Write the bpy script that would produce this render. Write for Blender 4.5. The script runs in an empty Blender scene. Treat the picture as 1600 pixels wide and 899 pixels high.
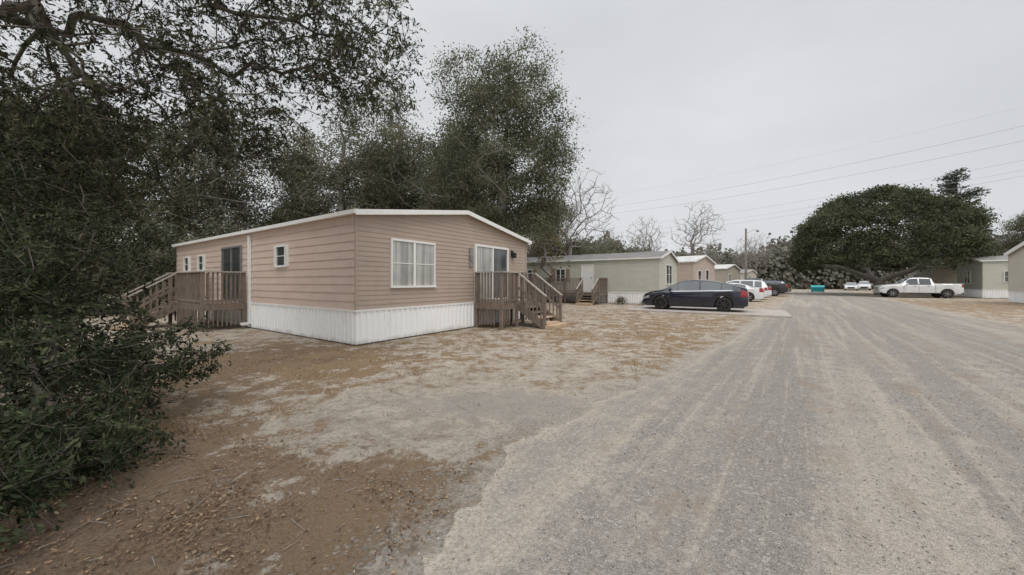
import bpy, math, random, bmesh
import numpy as np
from mathutils import Vector
random.seed(7)
RNG = np.random.default_rng(11)
scene = bpy.context.scene
COL = scene.collection
scene.view_settings.view_transform = 'Standard'
scene.view_settings.look = 'None'
scene.view_settings.exposure = 0

# ------------------------------------------------------------------ node helpers
class NT:
    def __init__(s, name):
        s.m = bpy.data.materials.new(name); s.m.use_nodes = True
        s.t = s.m.node_tree; s.t.nodes.clear()
        s.out = s.t.nodes.new('ShaderNodeOutputMaterial')
    def n(s, typ, **kw):
        nd = s.t.nodes.new(typ)
        for k, v in kw.items(): setattr(nd, k, v)
        return nd
    def link(s, a, b): s.t.links.new(a, b)
    def setin(s, nd, key, v):
        if isinstance(v, bpy.types.NodeSocket): s.link(v, nd.inputs[key])
        else: nd.inputs[key].default_value = v
    def noise(s, vec, scale, detail=5, rough=.6, dist=0.0):
        nd = s.n('ShaderNodeTexNoise'); s.setin(nd, 'Vector', vec)
        nd.inputs['Scale'].default_value = scale; nd.inputs['Detail'].default_value = detail
        nd.inputs['Roughness'].default_value = rough; nd.inputs['Distortion'].default_value = dist
        return nd.outputs['Fac']
    def math(s, op, a, b=0.0, clamp=False):
        nd = s.n('ShaderNodeMath', operation=op); nd.use_clamp = clamp
        s.setin(nd, 0, a); s.setin(nd, 1, b)
        return nd.outputs[0]
    def smooth(s, v, lo, hi, a=0.0, b=1.0):
        nd = s.n('ShaderNodeMapRange'); nd.interpolation_type = 'SMOOTHSTEP'
        s.setin(nd, 'Value', v); nd.inputs['From Min'].default_value = lo; nd.inputs['From Max'].default_value = hi
        nd.inputs['To Min'].default_value = a; nd.inputs['To Max'].default_value = b
        return nd.outputs['Result']
    def mix(s, f, a, b, mode='MIX'):
        nd = s.n('ShaderNodeMix'); nd.data_type = 'RGBA'; nd.blend_type = mode; nd.clamp_factor = True
        s.setin(nd, 0, f)
        for k, v in ((6, a), (7, b)):
            if isinstance(v, tuple): v = (v[0], v[1], v[2], 1)
            s.setin(nd, k, v)
        return nd.outputs[2]
    def attr(s, name):
        nd = s.n('ShaderNodeAttribute'); nd.attribute_name = name; return nd.outputs['Fac']
    def mapping(s, vec, scale=(1, 1, 1), rot=(0, 0, 0)):
        nd = s.n('ShaderNodeMapping'); s.setin(nd, 'Vector', vec)
        nd.inputs['Scale'].default_value = scale; nd.inputs['Rotation'].default_value = rot
        return nd.outputs[0]
    def vor(s, vec, scale):
        v = s.n('ShaderNodeTexVoronoi'); s.link(vec, v.inputs['Vector']); v.inputs['Scale'].default_value = scale
        sc = s.n('ShaderNodeSeparateColor'); s.link(v.outputs['Color'], sc.inputs[0]); return v.outputs['Distance'], sc.outputs[0], sc.outputs[1]
    def pos(s): return s.n('ShaderNodeNewGeometry').outputs['Position']
    def obj(s): return s.n('ShaderNodeTexCoord').outputs['Object']
    def bsdf(s, color, rough=.6, metal=0.0, bump=None, bstr=.3, bdist=.01, coat=0.0, spec=.5):
        b = s.n('ShaderNodeBsdfPrincipled')
        if isinstance(color, tuple): color = (*color[:3], 1)
        s.setin(b, 'Base Color', color); s.setin(b, 'Roughness', rough); b.inputs['Metallic'].default_value = metal
        b.inputs['Coat Weight'].default_value = coat; b.inputs['Coat Roughness'].default_value = .05
        b.inputs['Specular IOR Level'].default_value = spec
        if bump is not None:
            bn = s.n('ShaderNodeBump'); bn.inputs['Strength'].default_value = bstr; bn.inputs['Distance'].default_value = bdist
            s.link(bump, bn.inputs['Height']); s.link(bn.outputs[0], b.inputs['Normal'])
        s.link(b.outputs[0], s.out.inputs['Surface'])
        return b

def pbr(name, c1, c2=None, scale=6, rough=.6, metal=0.0, stretch=(1, 1, 1), bstr=.15, coat=0.0, spec=.5, lo=.35, hi=.7):
    m = NT(name)
    if c2 is None: c2 = tuple(x * .75 for x in c1)
    v = m.mapping(m.obj(), stretch)
    f = m.noise(v, scale, 7, .65)
    f2 = m.noise(v, scale * 7, 4, .6)
    fac = m.smooth(m.math('ADD', m.math('MULTIPLY', f, .75), m.math('MULTIPLY', f2, .25)), lo, hi)
    col = m.mix(fac, c1, c2)
    m.bsdf(col, rough, metal, f2, bstr, .006, coat, spec)
    return m.m

def leafmat(name, c_dark, c_mid, c_light, transl=.25, spec=.2):
    m = NT(name)
    r = m.n('ShaderNodeValToRGB'); m.link(m.attr('tint'), r.inputs[0])
    e = r.color_ramp.elements
    e[0].position = 0.0; e[0].color = (*c_dark, 1); e[1].position = 1.0; e[1].color = (*c_light, 1)
    k = e.new(.5); k.color = (*c_mid, 1)
    b = m.n('ShaderNodeBsdfPrincipled'); m.link(r.outputs[0], b.inputs['Base Color'])
    b.inputs['Roughness'].default_value = .6; b.inputs['Specular IOR Level'].default_value = spec
    t = m.n('ShaderNodeBsdfTranslucent'); m.link(r.outputs[0], t.inputs['Color'])
    mx = m.n('ShaderNodeMixShader'); mx.inputs[0].default_value = transl
    m.link(b.outputs[0], mx.inputs[1]); m.link(t.outputs[0], mx.inputs[2]); m.link(mx.outputs[0], m.out.inputs['Surface'])
    return m.m

# ------------------------------------------------------------------ mesh helpers
def link(ob, parent=None):
    COL.objects.link(ob)
    if parent is not None: ob.parent = parent
    return ob
def empty(name, loc, rot=0.0, label=None, category=None, group=None):
    e = bpy.data.objects.new(name, None); e.location = loc; e.rotation_euler = (0, 0, rot); e.empty_display_size = .3
    COL.objects.link(e); tag(e, label, category, group); return e
def tag(o, label=None, category=None, group=None, kind=None):
    if label: o['label'] = label
    if category: o['category'] = category
    if group: o['group'] = group
    if kind: o['kind'] = kind
    return o

class MB:
    def __init__(s): s.v = []; s.f = []; s.m = []
    def poly(s, pts, mi=0):
        b = len(s.v); s.v += [tuple(p) for p in pts]; s.f.append(tuple(range(b, b + len(pts)))); s.m.append(mi)
    def box(s, x0, x1, y0, y1, z0, z1, mi=0):
        b = len(s.v)
        s.v += [(x0, y0, z0), (x1, y0, z0), (x1, y1, z0), (x0, y1, z0), (x0, y0, z1), (x1, y0, z1), (x1, y1, z1), (x0, y1, z1)]
        for f in ((0, 3, 2, 1), (4, 5, 6, 7), (0, 1, 5, 4), (1, 2, 6, 5), (2, 3, 7, 6), (3, 0, 4, 7)):
            s.f.append(tuple(b + i for i in f)); s.m.append(mi)
    def fbox(s, F, u0, u1, n0, n1, z0, z1, mi=0):
        (ox, oy), (dx, dy), (nx, ny) = F
        b = len(s.v)
        for z in (z0, z1):
            for u, n in ((u0, n0), (u1, n0), (u1, n1), (u0, n1)):
                s.v.append((ox + dx * u + nx * n, oy + dy * u + ny * n, z))
        for f in ((0, 3, 2, 1), (4, 5, 6, 7), (0, 1, 5, 4), (1, 2, 6, 5), (2, 3, 7, 6), (3, 0, 4, 7)):
            s.f.append(tuple(b + i for i in f)); s.m.append(mi)
    def beam(s, p0, p1, w, h, mi=0):
        p0 = Vector(p0); p1 = Vector(p1); d = (p1 - p0).normalized()
        up = Vector((0, 0, 1)) if abs(d.z) < .95 else Vector((1, 0, 0))
        a = d.cross(up).normalized() * w / 2; c = a.cross(d).normalized() * h / 2
        b = len(s.v)
        for p in (p0, p1):
            for q in (-a - c, a - c, a + c, -a + c): s.v.append(tuple(p + q))
        for f in ((0, 3, 2, 1), (4, 5, 6, 7), (0, 1, 5, 4), (1, 2, 6, 5), (2, 3, 7, 6), (3, 0, 4, 7)):
            s.f.append(tuple(b + i for i in f)); s.m.append(mi)
    def cyl(s, p0, p1, r0, r1, n=12, mi=0, caps=True):
        p0 = Vector(p0); p1 = Vector(p1); d = (p1 - p0).normalized()
        up = Vector((0, 0, 1)) if abs(d.z) < .95 else Vector((1, 0, 0))
        a = d.cross(up).normalized(); c = a.cross(d).normalized(); b = len(s.v)
        for p, r in ((p0, r0), (p1, r1)):
            for i in range(n):
                t = 2 * math.pi * i / n; s.v.append(tuple(p + a * math.cos(t) * r + c * math.sin(t) * r))
        for i in range(n):
            j = (i + 1) % n; s.f.append((b + i, b + j, b + n + j, b + n + i)); s.m.append(mi)
        if caps:
            s.f.append(tuple(b + i for i in range(n))); s.m.append(mi)
            s.f.append(tuple(b + n + i for i in range(n))); s.m.append(mi)
    def make(s, name, mats, parent=None, smooth=False, bevel=0):
        me = bpy.data.meshes.new(name); me.from_pydata(s.v, [], s.f)
        if not isinstance(mats, (list, tuple)): mats = [mats]
        for m in mats: me.materials.append(m)
        me.polygons.foreach_set('material_index', s.m)
        if smooth: me.polygons.foreach_set('use_smooth', [True] * len(s.f))
        me.update()
        ob = bpy.data.objects.new(name, me); link(ob, parent)
        if bevel:
            md = ob.modifiers.new('bevel', 'BEVEL'); md.width = bevel; md.segments = 2; md.limit_method = 'ANGLE'
        return ob

def np_mesh(name, verts, nper, mats, parent=None, attr=None, smooth=False, faces=None):
    me = bpy.data.meshes.new(name)
    if faces is None: faces = np.arange(len(verts)).reshape(-1, nper)
    me.vertices.add(len(verts)); me.vertices.foreach_set('co', np.asarray(verts, dtype=np.float32).ravel())
    me.loops.add(faces.size); me.loops.foreach_set('vertex_index', faces.astype(np.int32).ravel())
    me.polygons.add(len(faces)); me.polygons.foreach_set('loop_start', (np.arange(len(faces)) * faces.shape[1]).astype(np.int32))
    me.polygons.foreach_set('loop_total', np.full(len(faces), faces.shape[1], dtype=np.int32))
    if smooth: me.polygons.foreach_set('use_smooth', np.ones(len(faces), dtype=bool))
    if not isinstance(mats, (list, tuple)): mats = [mats]
    for m in mats: me.materials.append(m)
    me.update(calc_edges=True); me.validate()
    if attr:
        for k, (dom, arr) in attr.items():
            a = me.attributes.new(k, 'FLOAT', dom); a.data.foreach_set('value', np.asarray(arr, dtype=np.float32))
    ob = bpy.data.objects.new(name, me); link(ob, parent); return ob

def unit(a): return a / (np.linalg.norm(a, axis=-1, keepdims=True) + 1e-9)

def tubes(P0, P1, R0, R1, n=5):
    d = unit(P1 - P0); up = np.where(np.abs(d[:, 2:3]) < .9, [[0, 0, 1.]], [[1., 0, 0]])
    a = unit(np.cross(d, up)); c = np.cross(a, d)
    th = np.linspace(0, 2 * np.pi, n, endpoint=False)
    ring = a[:, None, :] * np.cos(th)[None, :, None] + c[:, None, :] * np.sin(th)[None, :, None]
    V = np.concatenate([P0[:, None, :] + ring * R0[:, None, None], P1[:, None, :] + ring * R1[:, None, None]], 1)
    b = np.arange(len(P0))[:, None] * 2 * n; i = np.arange(n)[None, :]; j = (i + 1) % n
    F = np.stack([b + i, b + j, b + n + j, b + n + i], -1).reshape(-1, 4)
    return V.reshape(-1, 3), F

HEX = np.array([(-1, 0), (-.45, .8), (.35, .85), (1, 0), (.35, -.85), (-.45, -.8)])
DIA = np.array([(-1, 0), (.1, 1), (1, 0), (.1, -1)])
def leaf_verts(C, U, L, W, shape, upbias=.6, rng=RNG):
    N = len(C); U = unit(U); nn = unit(rng.normal(size=(N, 3)) * .6 + np.array([0, 0, upbias]))
    V = unit(np.cross(nn, U))
    pts = C[:, None, :] + U[:, None, :] * (shape[None, :, 0:1] * L[:, None, None] * .5) + V[:, None, :] * (shape[None, :, 1:2] * W[:, None, None] * .5)
    return pts.reshape(-1, 3)

def sample_blobs(blobs, n, rng, shell=.45, zmin=None):
    w = np.array([b[2] if len(b) > 2 else b[1][0] * b[1][1] * b[1][2] for b in blobs], float); w /= w.sum()
    idx = rng.choice(len(blobs), n, p=w)
    c = np.array([b[0] for b in blobs], float)[idx]; r = np.array([b[1] for b in blobs], float)[idx]
    d = unit(rng.normal(size=(n, 3))) * (rng.random((n, 1)) ** shell)
    p = c + d * r
    if zmin is not None: p = p[p[:, 2] > zmin]
    return p

def grow(trunk, attr, rng, step=.6, tip=.012, expo=2.3, jitter=.12, start=None):
    pts = [np.array(p, float) for p in trunk]; par = [-1] + list(range(len(trunk) - 1))
    maxn = len(attr) * 14 + 100
    P = np.zeros((maxn, 3)); P[:len(pts)] = pts; n = len(pts)
    plen = np.zeros(maxn)
    for i in range(1, n): plen[i] = plen[i - 1] + np.linalg.norm(P[i] - P[i - 1])
    if start is None: start = max(1, len(trunk) // 3)
    top = P[n - 1]
    order = np.argsort(np.linalg.norm(attr - top, axis=1))
    for k in order:
        a = attr[k]
        d = np.linalg.norm(P[start:n] - a, axis=1)
        cost = d + .25 * plen[start:n] + .35 * np.maximum(0, P[start:n, 2] - a[2])
        j = start + int(np.argmin(cost)); dist = d[j - start]
        m = max(1, min(12, int(dist / step)))
        prev = j; p0 = P[j].copy()
        for q in range(1, m + 1):
            if n >= maxn: break
            t = q / m; pt = p0 * (1 - t) + a * t
            if q < m: pt = pt + rng.normal(size=3) * jitter * step + np.array([0, 0, .12 * dist * math.sin(math.pi * t) * .6])
            P[n] = pt; par.append(prev); plen[n] = plen[prev] + np.linalg.norm(P[n] - P[prev]); prev = n; n += 1
    P = P[:n]; par = np.array(par[:n]); acc = np.zeros(n)
    for i in range(n - 1, -1, -1):
        if acc[i] == 0: acc[i] = tip ** expo
        if par[i] >= 0: acc[par[i]] += acc[i]
    return P, par, acc ** (1 / expo)

def make_tree(name, label, loc, trunk, attr, bark, leaf, rng, leaves=40, rc=.4, lsize=.12, aspect=.5, tip=.012, step=.6,
              category='tree', group=None, shape=DIA, twigs=0, twiglen=.25, droop=.2, trunk_r=None, sides=5, flat=.8, tintb=0.0, jitter=.12, start=None, upb=.3):
    root = empty(name, loc, 0, label, category, group)
    P, par, R = grow(trunk, attr, rng, step, tip, 2.3, jitter, start)
    if trunk_r:
        R = np.where(R > tip * 3, tip * 3 + (R - tip * 3) * (trunk_r - tip * 3) / max(1e-4, (R[0] - tip * 3)), R)
    i = np.where(par >= 0)[0]
    R0 = np.minimum(R[par[i]], R[i] * 1.35 + .004)
    base = R[par[i]] ; R0 = np.where((par[i] < len(trunk)) & (i < len(trunk)), base, R0)
    V, F = tubes(P[par[i]], P[i], R0, R[i], sides)
    if twigs:
        A = np.repeat(attr, twigs, 0); D = unit(rng.normal(size=A.shape) + np.array([0, 0, -droop]))
        TL = twiglen * (.5 + rng.random(len(A)))
        E = A + D * TL[:, None]
        V2, F2 = tubes(A, E, np.full(len(A), tip * .5), np.full(len(A), tip * .2), 3)
        F2 = F2 + len(V); V = np.concatenate([V, V2]); F = np.concatenate([F, F2])
    np_mesh('trunk', V, 4, bark, root, smooth=True, faces=F)
    if leaf is not None and leaves:
        cr = rng.normal(size=len(attr)) * .22
        if twigs:
            A = np.repeat(A, leaves, 0); E = np.repeat(E, leaves, 0); t = rng.random((len(A), 1))
            C = A + (E - A) * t + rng.normal(size=A.shape) * .018
            U = unit(E - A) + rng.normal(size=A.shape) * .7 + np.array([0, 0, -.2])
            ct = np.repeat(cr, twigs * leaves)
        else:
            A = np.repeat(attr, leaves, 0); C = A + rng.normal(size=A.shape) * rc * np.array([1, 1, flat]); U = rng.normal(size=A.shape)
            ct = np.repeat(cr, leaves)
        L = lsize * (.6 + .8 * rng.random(len(C)))
        T = np.clip(.45 + tintb + ct + rng.normal(size=len(C)) * .17, 0, 1)
        VV = leaf_verts(C, U, L, L * aspect, shape, upb, rng)
        np_mesh('crown', VV, len(shape), leaf, root, attr={'tint': ('FACE', T)})
    return root

def copy_thing(src, loc, rot, sc, label=None):
    o = src.copy(); COL.objects.link(o); o.location = loc; o.rotation_euler = (0, 0, rot); o.scale = (sc, sc, sc)
    if label: o['label'] = label
    def rec(s, d):
        for ch in list(s.children):
            if ch is d: continue
            c = ch.copy(); COL.objects.link(c); c.parent = d; rec(ch, c)
    rec(src, o); return o

# ------------------------------------------------------------------ materials
M = {}
M['bark'] = pbr('bark_grey_brown', (.14, .12, .10), (.07, .06, .05), 9, .9, stretch=(3, 3, .6), bstr=.6)
M['bark_pale'] = pbr('bark_pale', (.30, .275, .25), (.18, .16, .14), 9, .9, stretch=(3, 3, .6), bstr=.5)
M['leaf_near'] = leafmat('leaf_near', (.017, .022, .012), (.052, .061, .031), (.135, .14, .073), .35, .15)
M['leaf_bush'] = leafmat('leaf_bush', (.011, .017, .008), (.035, .048, .022), (.105, .12, .058), .25, .15)
M['leaf_oak'] = leafmat('leaf_oak', (.075, .083, .05), (.15, .16, .10), (.24, .24, .15), .45)
M['leaf_far'] = leafmat('leaf_far', (.07, .075, .047), (.15, .155, .10), (.26, .245, .165), .45)
M['leaf_round'] = leafmat('leaf_round', (.045, .053, .03), (.098, .110, .06), (.16, .17, .09), .35)
M['leaf_yellow'] = leafmat('leaf_yellow', (.12, .11, .04), (.24, .22, .08), (.36, .32, .14), .35)
M['leaf_conifer'] = leafmat('leaf_conifer', (.03, .038, .028), (.055, .066, .045), (.09, .10, .07), .1)
M['leaf_litter'] = leafmat('leaf_litter', (.06, .034, .023), (.19, .12, .074), (.44, .32, .205), .1)
M['white_trim'] = pbr('white_painted_trim', (.82, .82, .80), (.68, .67, .64), 3, .5, lo=.45, hi=.85)
M['wood'] = pbr('weathered_wood', (.23, .18, .145), (.125, .098, .078), 7, .85, stretch=(1, 1, .4), bstr=.4)
M['wood_grey'] = pbr('grey_weathered_rail', (.42, .39, .345), (.27, .24, .205), 7, .85, bstr=.3)
M['wood_new'] = pbr('new_pale_lumber', (.55, .40, .27), (.40, .28, .18), 7, .75)
M['rubber'] = pbr('tyre_rubber', (.02, .02, .02), (.035, .033, .03), 20, .85)
M['black'] = pbr('black_plastic', (.012, .012, .013), (.02, .02, .02), 20, .6)
M['rim_dark'] = pbr('dark_alloy', (.07, .07, .072), (.10, .10, .10), 20, .3, .8)
M['rim'] = pbr('silver_alloy', (.5, .5, .52), (.35, .35, .36), 20, .3, .9)
M['chrome'] = pbr('chrome', (.6, .6, .62), (.5, .5, .5), 20, .15, 1)
M['lamp_clear'] = pbr('clear_headlight', (.5, .52, .55), (.25, .26, .28), 20, .1, .2, coat=1)
M['lamp_red'] = pbr('red_tail_lamp', (.35, .015, .012), (.18, .008, .006), 20, .15, coat=1)
M['concrete'] = pbr('concrete_pad', (.46, .41, .37), (.33, .29, .26), 2, .85, bstr=.3)
M['galv'] = pbr('galvanised_metal', (.35, .36, .37), (.22, .22, .23), 8, .5, .6)
M['teal'] = pbr('teal_painted_metal', (.03, .45, .50), (.02, .34, .38), 6, .5)
M['wire'] = pbr('power_cable', (.42, .43, .45), (.36, .37, .38), 6, .8)

def carpaint(name, c, rough=.25):
    m = NT(name); f = m.noise(m.obj(), 3, 4)
    col = m.mix(m.smooth(f, .3, .8), tuple(x for x in c), tuple(x * .85 + .004 for x in c))
    m.bsdf(col, rough, .15 if sum(c) < .5 else 0.0, coat=1.0); return m.m
M['paint_black'] = carpaint('dark_blue_black_paint', (.008, .012, .027), .15)
M['paint_white'] = carpaint('white_car_paint', (.78, .79, .80))
M['paint_darkgrey'] = carpaint('dark_grey_paint', (.02, .02, .023))
M['paint_blue'] = carpaint('dark_blue_paint', (.02, .035, .08))
M['paint_tan'] = carpaint('beige_car_paint', (.38, .34, .27))
def glassmat(name, c=(.012, .015, .018), rough=.04):
    m = NT(name); f = m.noise(m.obj(), 1.3, 3); m.bsdf(m.mix(f, c, tuple(x * 2.2 for x in c)), rough, 0.0, coat=1.0, spec=.8); return m.m
M['car_glass'] = glassmat('car_glass', (.05, .056, .06), .02); M['dark_glass'] = glassmat('dark_window_glass', (.04, .045, .048), .08)
def curtainmat(name, c1, c2, sc=9):
    m = NT(name); v = m.mapping(m.obj(), (sc, sc, .25))
    f = m.noise(v, 1.0, 3, .5); big = m.noise(m.obj(), 1.6, 3)
    col = m.mix(m.smooth(f, .35, .65), c1, c2); col = m.mix(m.smooth(big, .4, .8, 0, .4), col, (.12, .12, .12))
    m.bsdf(col, .25, coat=.7); return m.m
M['curtain'] = curtainmat('curtained_glass', (.50, .50, .47), (.30, .30, .285))
M['curtain_grey'] = curtainmat('grey_blind_glass', (.16, .17, .17), (.09, .09, .09), 14)
def sidingmat(name, c, dirt=.12):
    m = NT(name); o = m.obj()
    f = m.noise(m.mapping(o, (.6, .6, 2.0)), 2.2, 8, .65); streak = m.noise(m.mapping(o, (5, 5, .35)), 1.2, 5, .6)
    col = m.mix(m.smooth(f, .35, .75), c, tuple(x * (1 - dirt) for x in c))
    col = m.mix(m.smooth(streak, .5, .8, 0, .25), col, tuple(x * .68 for x in c))
    m.bsdf(col, .55, bump=m.noise(m.mapping(o, (1, 1, 12)), 8, 3), bstr=.05); return m.m
def roofmat(name, c1, c2):
    m = NT(name); o = m.obj(); f = m.noise(o, 1.6, 8, .7); g = m.noise(m.mapping(o, (3, .4, 1)), 3, 4)
    m.bsdf(m.mix(m.smooth(m.math('ADD', m.math('MULTIPLY', f, .6), m.math('MULTIPLY', g, .4)), .4, .62), c1, c2), .7, bump=g, bstr=.2); return m.m
def skirtmat():
    m = NT('skirting_white'); o = m.obj()
    sep = m.n('ShaderNodeSeparateXYZ'); m.link(o, sep.inputs[0])
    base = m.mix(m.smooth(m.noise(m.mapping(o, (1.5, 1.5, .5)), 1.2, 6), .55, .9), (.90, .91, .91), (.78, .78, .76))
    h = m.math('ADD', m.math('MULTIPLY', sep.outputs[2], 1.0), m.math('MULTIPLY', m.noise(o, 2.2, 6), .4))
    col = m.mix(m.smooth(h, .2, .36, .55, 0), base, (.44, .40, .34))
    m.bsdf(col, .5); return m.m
M['skirt'] = skirtmat()

# ------------------------------------------------------------------ camera
cam = bpy.data.cameras.new('camera'); cam.sensor_width = 36; cam.lens = 12.6; cam.shift_y = -0.0053
cam.clip_start = .05; cam.clip_end = 3000
camo = bpy.data.objects.new('camera', cam); camo.location = (0, 0, 1.5); camo.rotation_euler = (math.radians(90), 0, 0)
COL.objects.link(camo); scene.camera = camo

# ------------------------------------------------------------------ world + sun (overcast: brighter towards the zenith)
w = bpy.data.worlds.new('World'); scene.world = w; w.use_nodes = True; nt = w.node_tree; nt.nodes.clear()
out = nt.nodes.new('ShaderNodeOutputWorld'); bg = nt.nodes.new('ShaderNodeBackground'); bg.inputs[1].default_value = .1
sky = nt.nodes.new('ShaderNodeTexSky'); sky.sky_type = 'NISHITA'; sky.sun_disc = False
SE, SA = math.radians(55), math.radians(165)
sky.sun_elevation = SE; sky.sun_rotation = SA
hs = nt.nodes.new('ShaderNodeHueSaturation'); hs.inputs['Saturation'].default_value = .12; hs.inputs['Value'].default_value = 1.0
nt.links.new(sky.outputs[0], hs.inputs['Color'])
tc = nt.nodes.new('ShaderNodeTexCoord'); mp = nt.nodes.new('ShaderNodeMapping'); mp.inputs['Scale'].default_value = (1, 1, 2.6)
nt.links.new(tc.outputs['Generated'], mp.inputs[0])
nz = nt.nodes.new('ShaderNodeTexNoise'); nz.inputs['Scale'].default_value = 1.5; nz.inputs['Detail'].default_value = 5; nz.inputs['Roughness'].default_value = .5
nt.links.new(mp.outputs[0], nz.inputs['Vector'])
rp = nt.nodes.new('ShaderNodeValToRGB'); rp.color_ramp.elements[0].position = .3; rp.color_ramp.elements[1].position = .72
rp.color_ramp.elements[0].color = (6.3, 6.5, 6.8, 1); rp.color_ramp.elements[1].color = (7.7, 7.85, 8.1, 1)
nt.links.new(nz.outputs[0], rp.inputs[0])
sx = nt.nodes.new('ShaderNodeSeparateXYZ'); nt.links.new(tc.outputs['Generated'], sx.inputs[0])
mr = nt.nodes.new('ShaderNodeMapRange'); mr.interpolation_type = 'SMOOTHSTEP'; mr.inputs['From Min'].default_value = .55; mr.inputs['From Max'].default_value = 1.0
mr.inputs['To Min'].default_value = 1.0; mr.inputs['To Max'].default_value = 2.5; nt.links.new(sx.outputs[2], mr.inputs['Value'])
mx = nt.nodes.new('ShaderNodeMix'); mx.data_type = 'RGBA'; mx.inputs[0].default_value = .92
nt.links.new(hs.outputs[0], mx.inputs[6]); nt.links.new(rp.outputs[0], mx.inputs[7])
vm = nt.nodes.new('ShaderNodeVectorMath'); vm.operation = 'SCALE'; nt.links.new(mx.outputs[2], vm.inputs[0]); nt.links.new(mr.outputs[0], vm.inputs['Scale'])
nt.links.new(vm.outputs[0], bg.inputs[0]); nt.links.new(bg.outputs[0], out.inputs[0])
sl = bpy.data.lights.new('sun', 'SUN'); sl.energy = 1.25; sl.angle = math.radians(30); sl.color = (1, .95, .88)
so = bpy.data.objects.new('sun', sl); COL.objects.link(so)
sd = Vector((math.sin(SA) * math.cos(SE), math.cos(SA) * math.cos(SE), math.sin(SE)))
so.rotation_euler = sd.to_track_quat('Z', 'Y').to_euler()

# ------------------------------------------------------------------ ground and road
LE = [(-3.5, -6), (-1.6, -1.0), (-.95, .6), (-.48, 1.83), (-.37, 2.05), (-.24, 2.55), (-.05, 3.12), (.25, 3.6), (1.19, 4.5), (2.42, 5.7), (4.7, 8.1), (8.2, 12.2), (12.3, 17.3), (20, 26.6), (27.5, 35), (36, 46), (50, 64)]
RE = [(3, -8), (6, -3), (7.2, 0), (8.6, 1.83), (8.8, 2.05), (9.3, 2.55), (9.9, 3.12), (10.3, 3.6), (11.0, 4.6), (12.2, 6.0), (14.6, 9.0), (17.4, 12.4), (21.4, 17.5), (28.5, 26), (34.5, 33), (43, 44), (58, 62)]
def smooth_line(pts, per=14):
    pts = np.array(pts, float); o = []
    for i in range(len(pts) - 1):
        for k in range(per):
            t = k / per; o.append(pts[i] + (pts[i + 1] - pts[i]) * t)
    o.append(pts[-1]); o = np.array(o)
    for _ in range(30): o[1:-1] = .25 * o[:-2] + .5 * o[1:-1] + .25 * o[2:]
    return o
LEd = smooth_line(LE); REd = smooth_line(RE)
def seg_dist(X, Y, line):
    line = line[::3] if len(line) > 60 else line
    best = np.full(X.shape, 1e9)
    for a, b in zip(line[:-1], line[1:]):
        d = b - a; L2 = d @ d + 1e-12; t = np.clip(((X - a[0]) * d[0] + (Y - a[1]) * d[1]) / L2, 0, 1)
        best = np.minimum(best, np.hypot(X - a[0] - t * d[0], Y - a[1] - t * d[1]))
    return best
def gauss(X, Y, cx, cy, r, ry=None): ry = ry or r; return np.exp(-(((X - cx) / r) ** 2 + ((Y - cy) / ry) ** 2))
def litter_f(X, Y):
    v = .30 + .32 * gauss(X, Y, -1.9, 2.3, 1.3, .9) + .30 * gauss(X, Y, -.75, 2.5, .45, .6) - .42 * gauss(X, Y, -1.0, 4.2, 1.8, .9) + .42 * gauss(X, Y, -4.4, 7.0, 2.2, 1.7) \
        + .5 * gauss(X, Y, -4.4, 3.0, 2.0, 1.7) + .08 * gauss(X, Y, 2, 10, 4, 3) + .12 * gauss(X, Y, 5.5, 14, 5, 5) + .25 * gauss(X, Y, 30, 22, 9, 9) - .10 * gauss(X, Y, .6, 6.5, 1.8, 1.6)
    return np.minimum(v, .8)
def dark_f(X, Y): return np.clip(gauss(X, Y, -3.2, 1.7, 2.4, 1.2) * 1.1 + gauss(X, Y, -5, 3.3, 1.9, 1.4), 0, 1)  # zones of darker brown litter, lower left and under the bush
def gravel_f(X, Y): return np.clip(.85 * gauss(X, Y, .1, 4.35, 1.2, .75) + .35 * gauss(X, Y, -1.6, 4.5, 1.5, .6), 0, 1)
def axis(segs):
    o = []
    for a, b, s in segs: o += list(np.arange(a, b, s))
    return np.array(o)
gx = axis([(-1500, -200, 260), (-200, -40, 20), (-40, -12, 2), (-12, 14, .16), (14, 60, 1.2), (60, 200, 14), (200, 1500, 260)] ); gx = np.append(gx, 1500)
gy = axis([(-600, -60, 180), (-60, -6, 9), (-6, 1, .5), (1, 16, .14), (16, 70, 1.0), (70, 200, 13), (200, 2000, 300)]); gy = np.append(gy, 2000)
GX, GY = np.meshgrid(gx, gy, indexing='ij'); nxx, nyy = GX.shape
V = np.stack([GX, GY, np.zeros_like(GX)], -1).reshape(-1, 3)
ii, jj = np.meshgrid(np.arange(nxx - 1), np.arange(nyy - 1), indexing='ij')
F = np.stack([ii * nyy + jj, (ii + 1) * nyy + jj, (ii + 1) * nyy + jj + 1, ii * nyy + jj + 1], -1).reshape(-1, 4)
fx, fy = V[:, 0], V[:, 1]
rd = np.minimum(seg_dist(fx, fy, LEd), seg_dist(fx, fy, REd) * 1.3)

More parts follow.
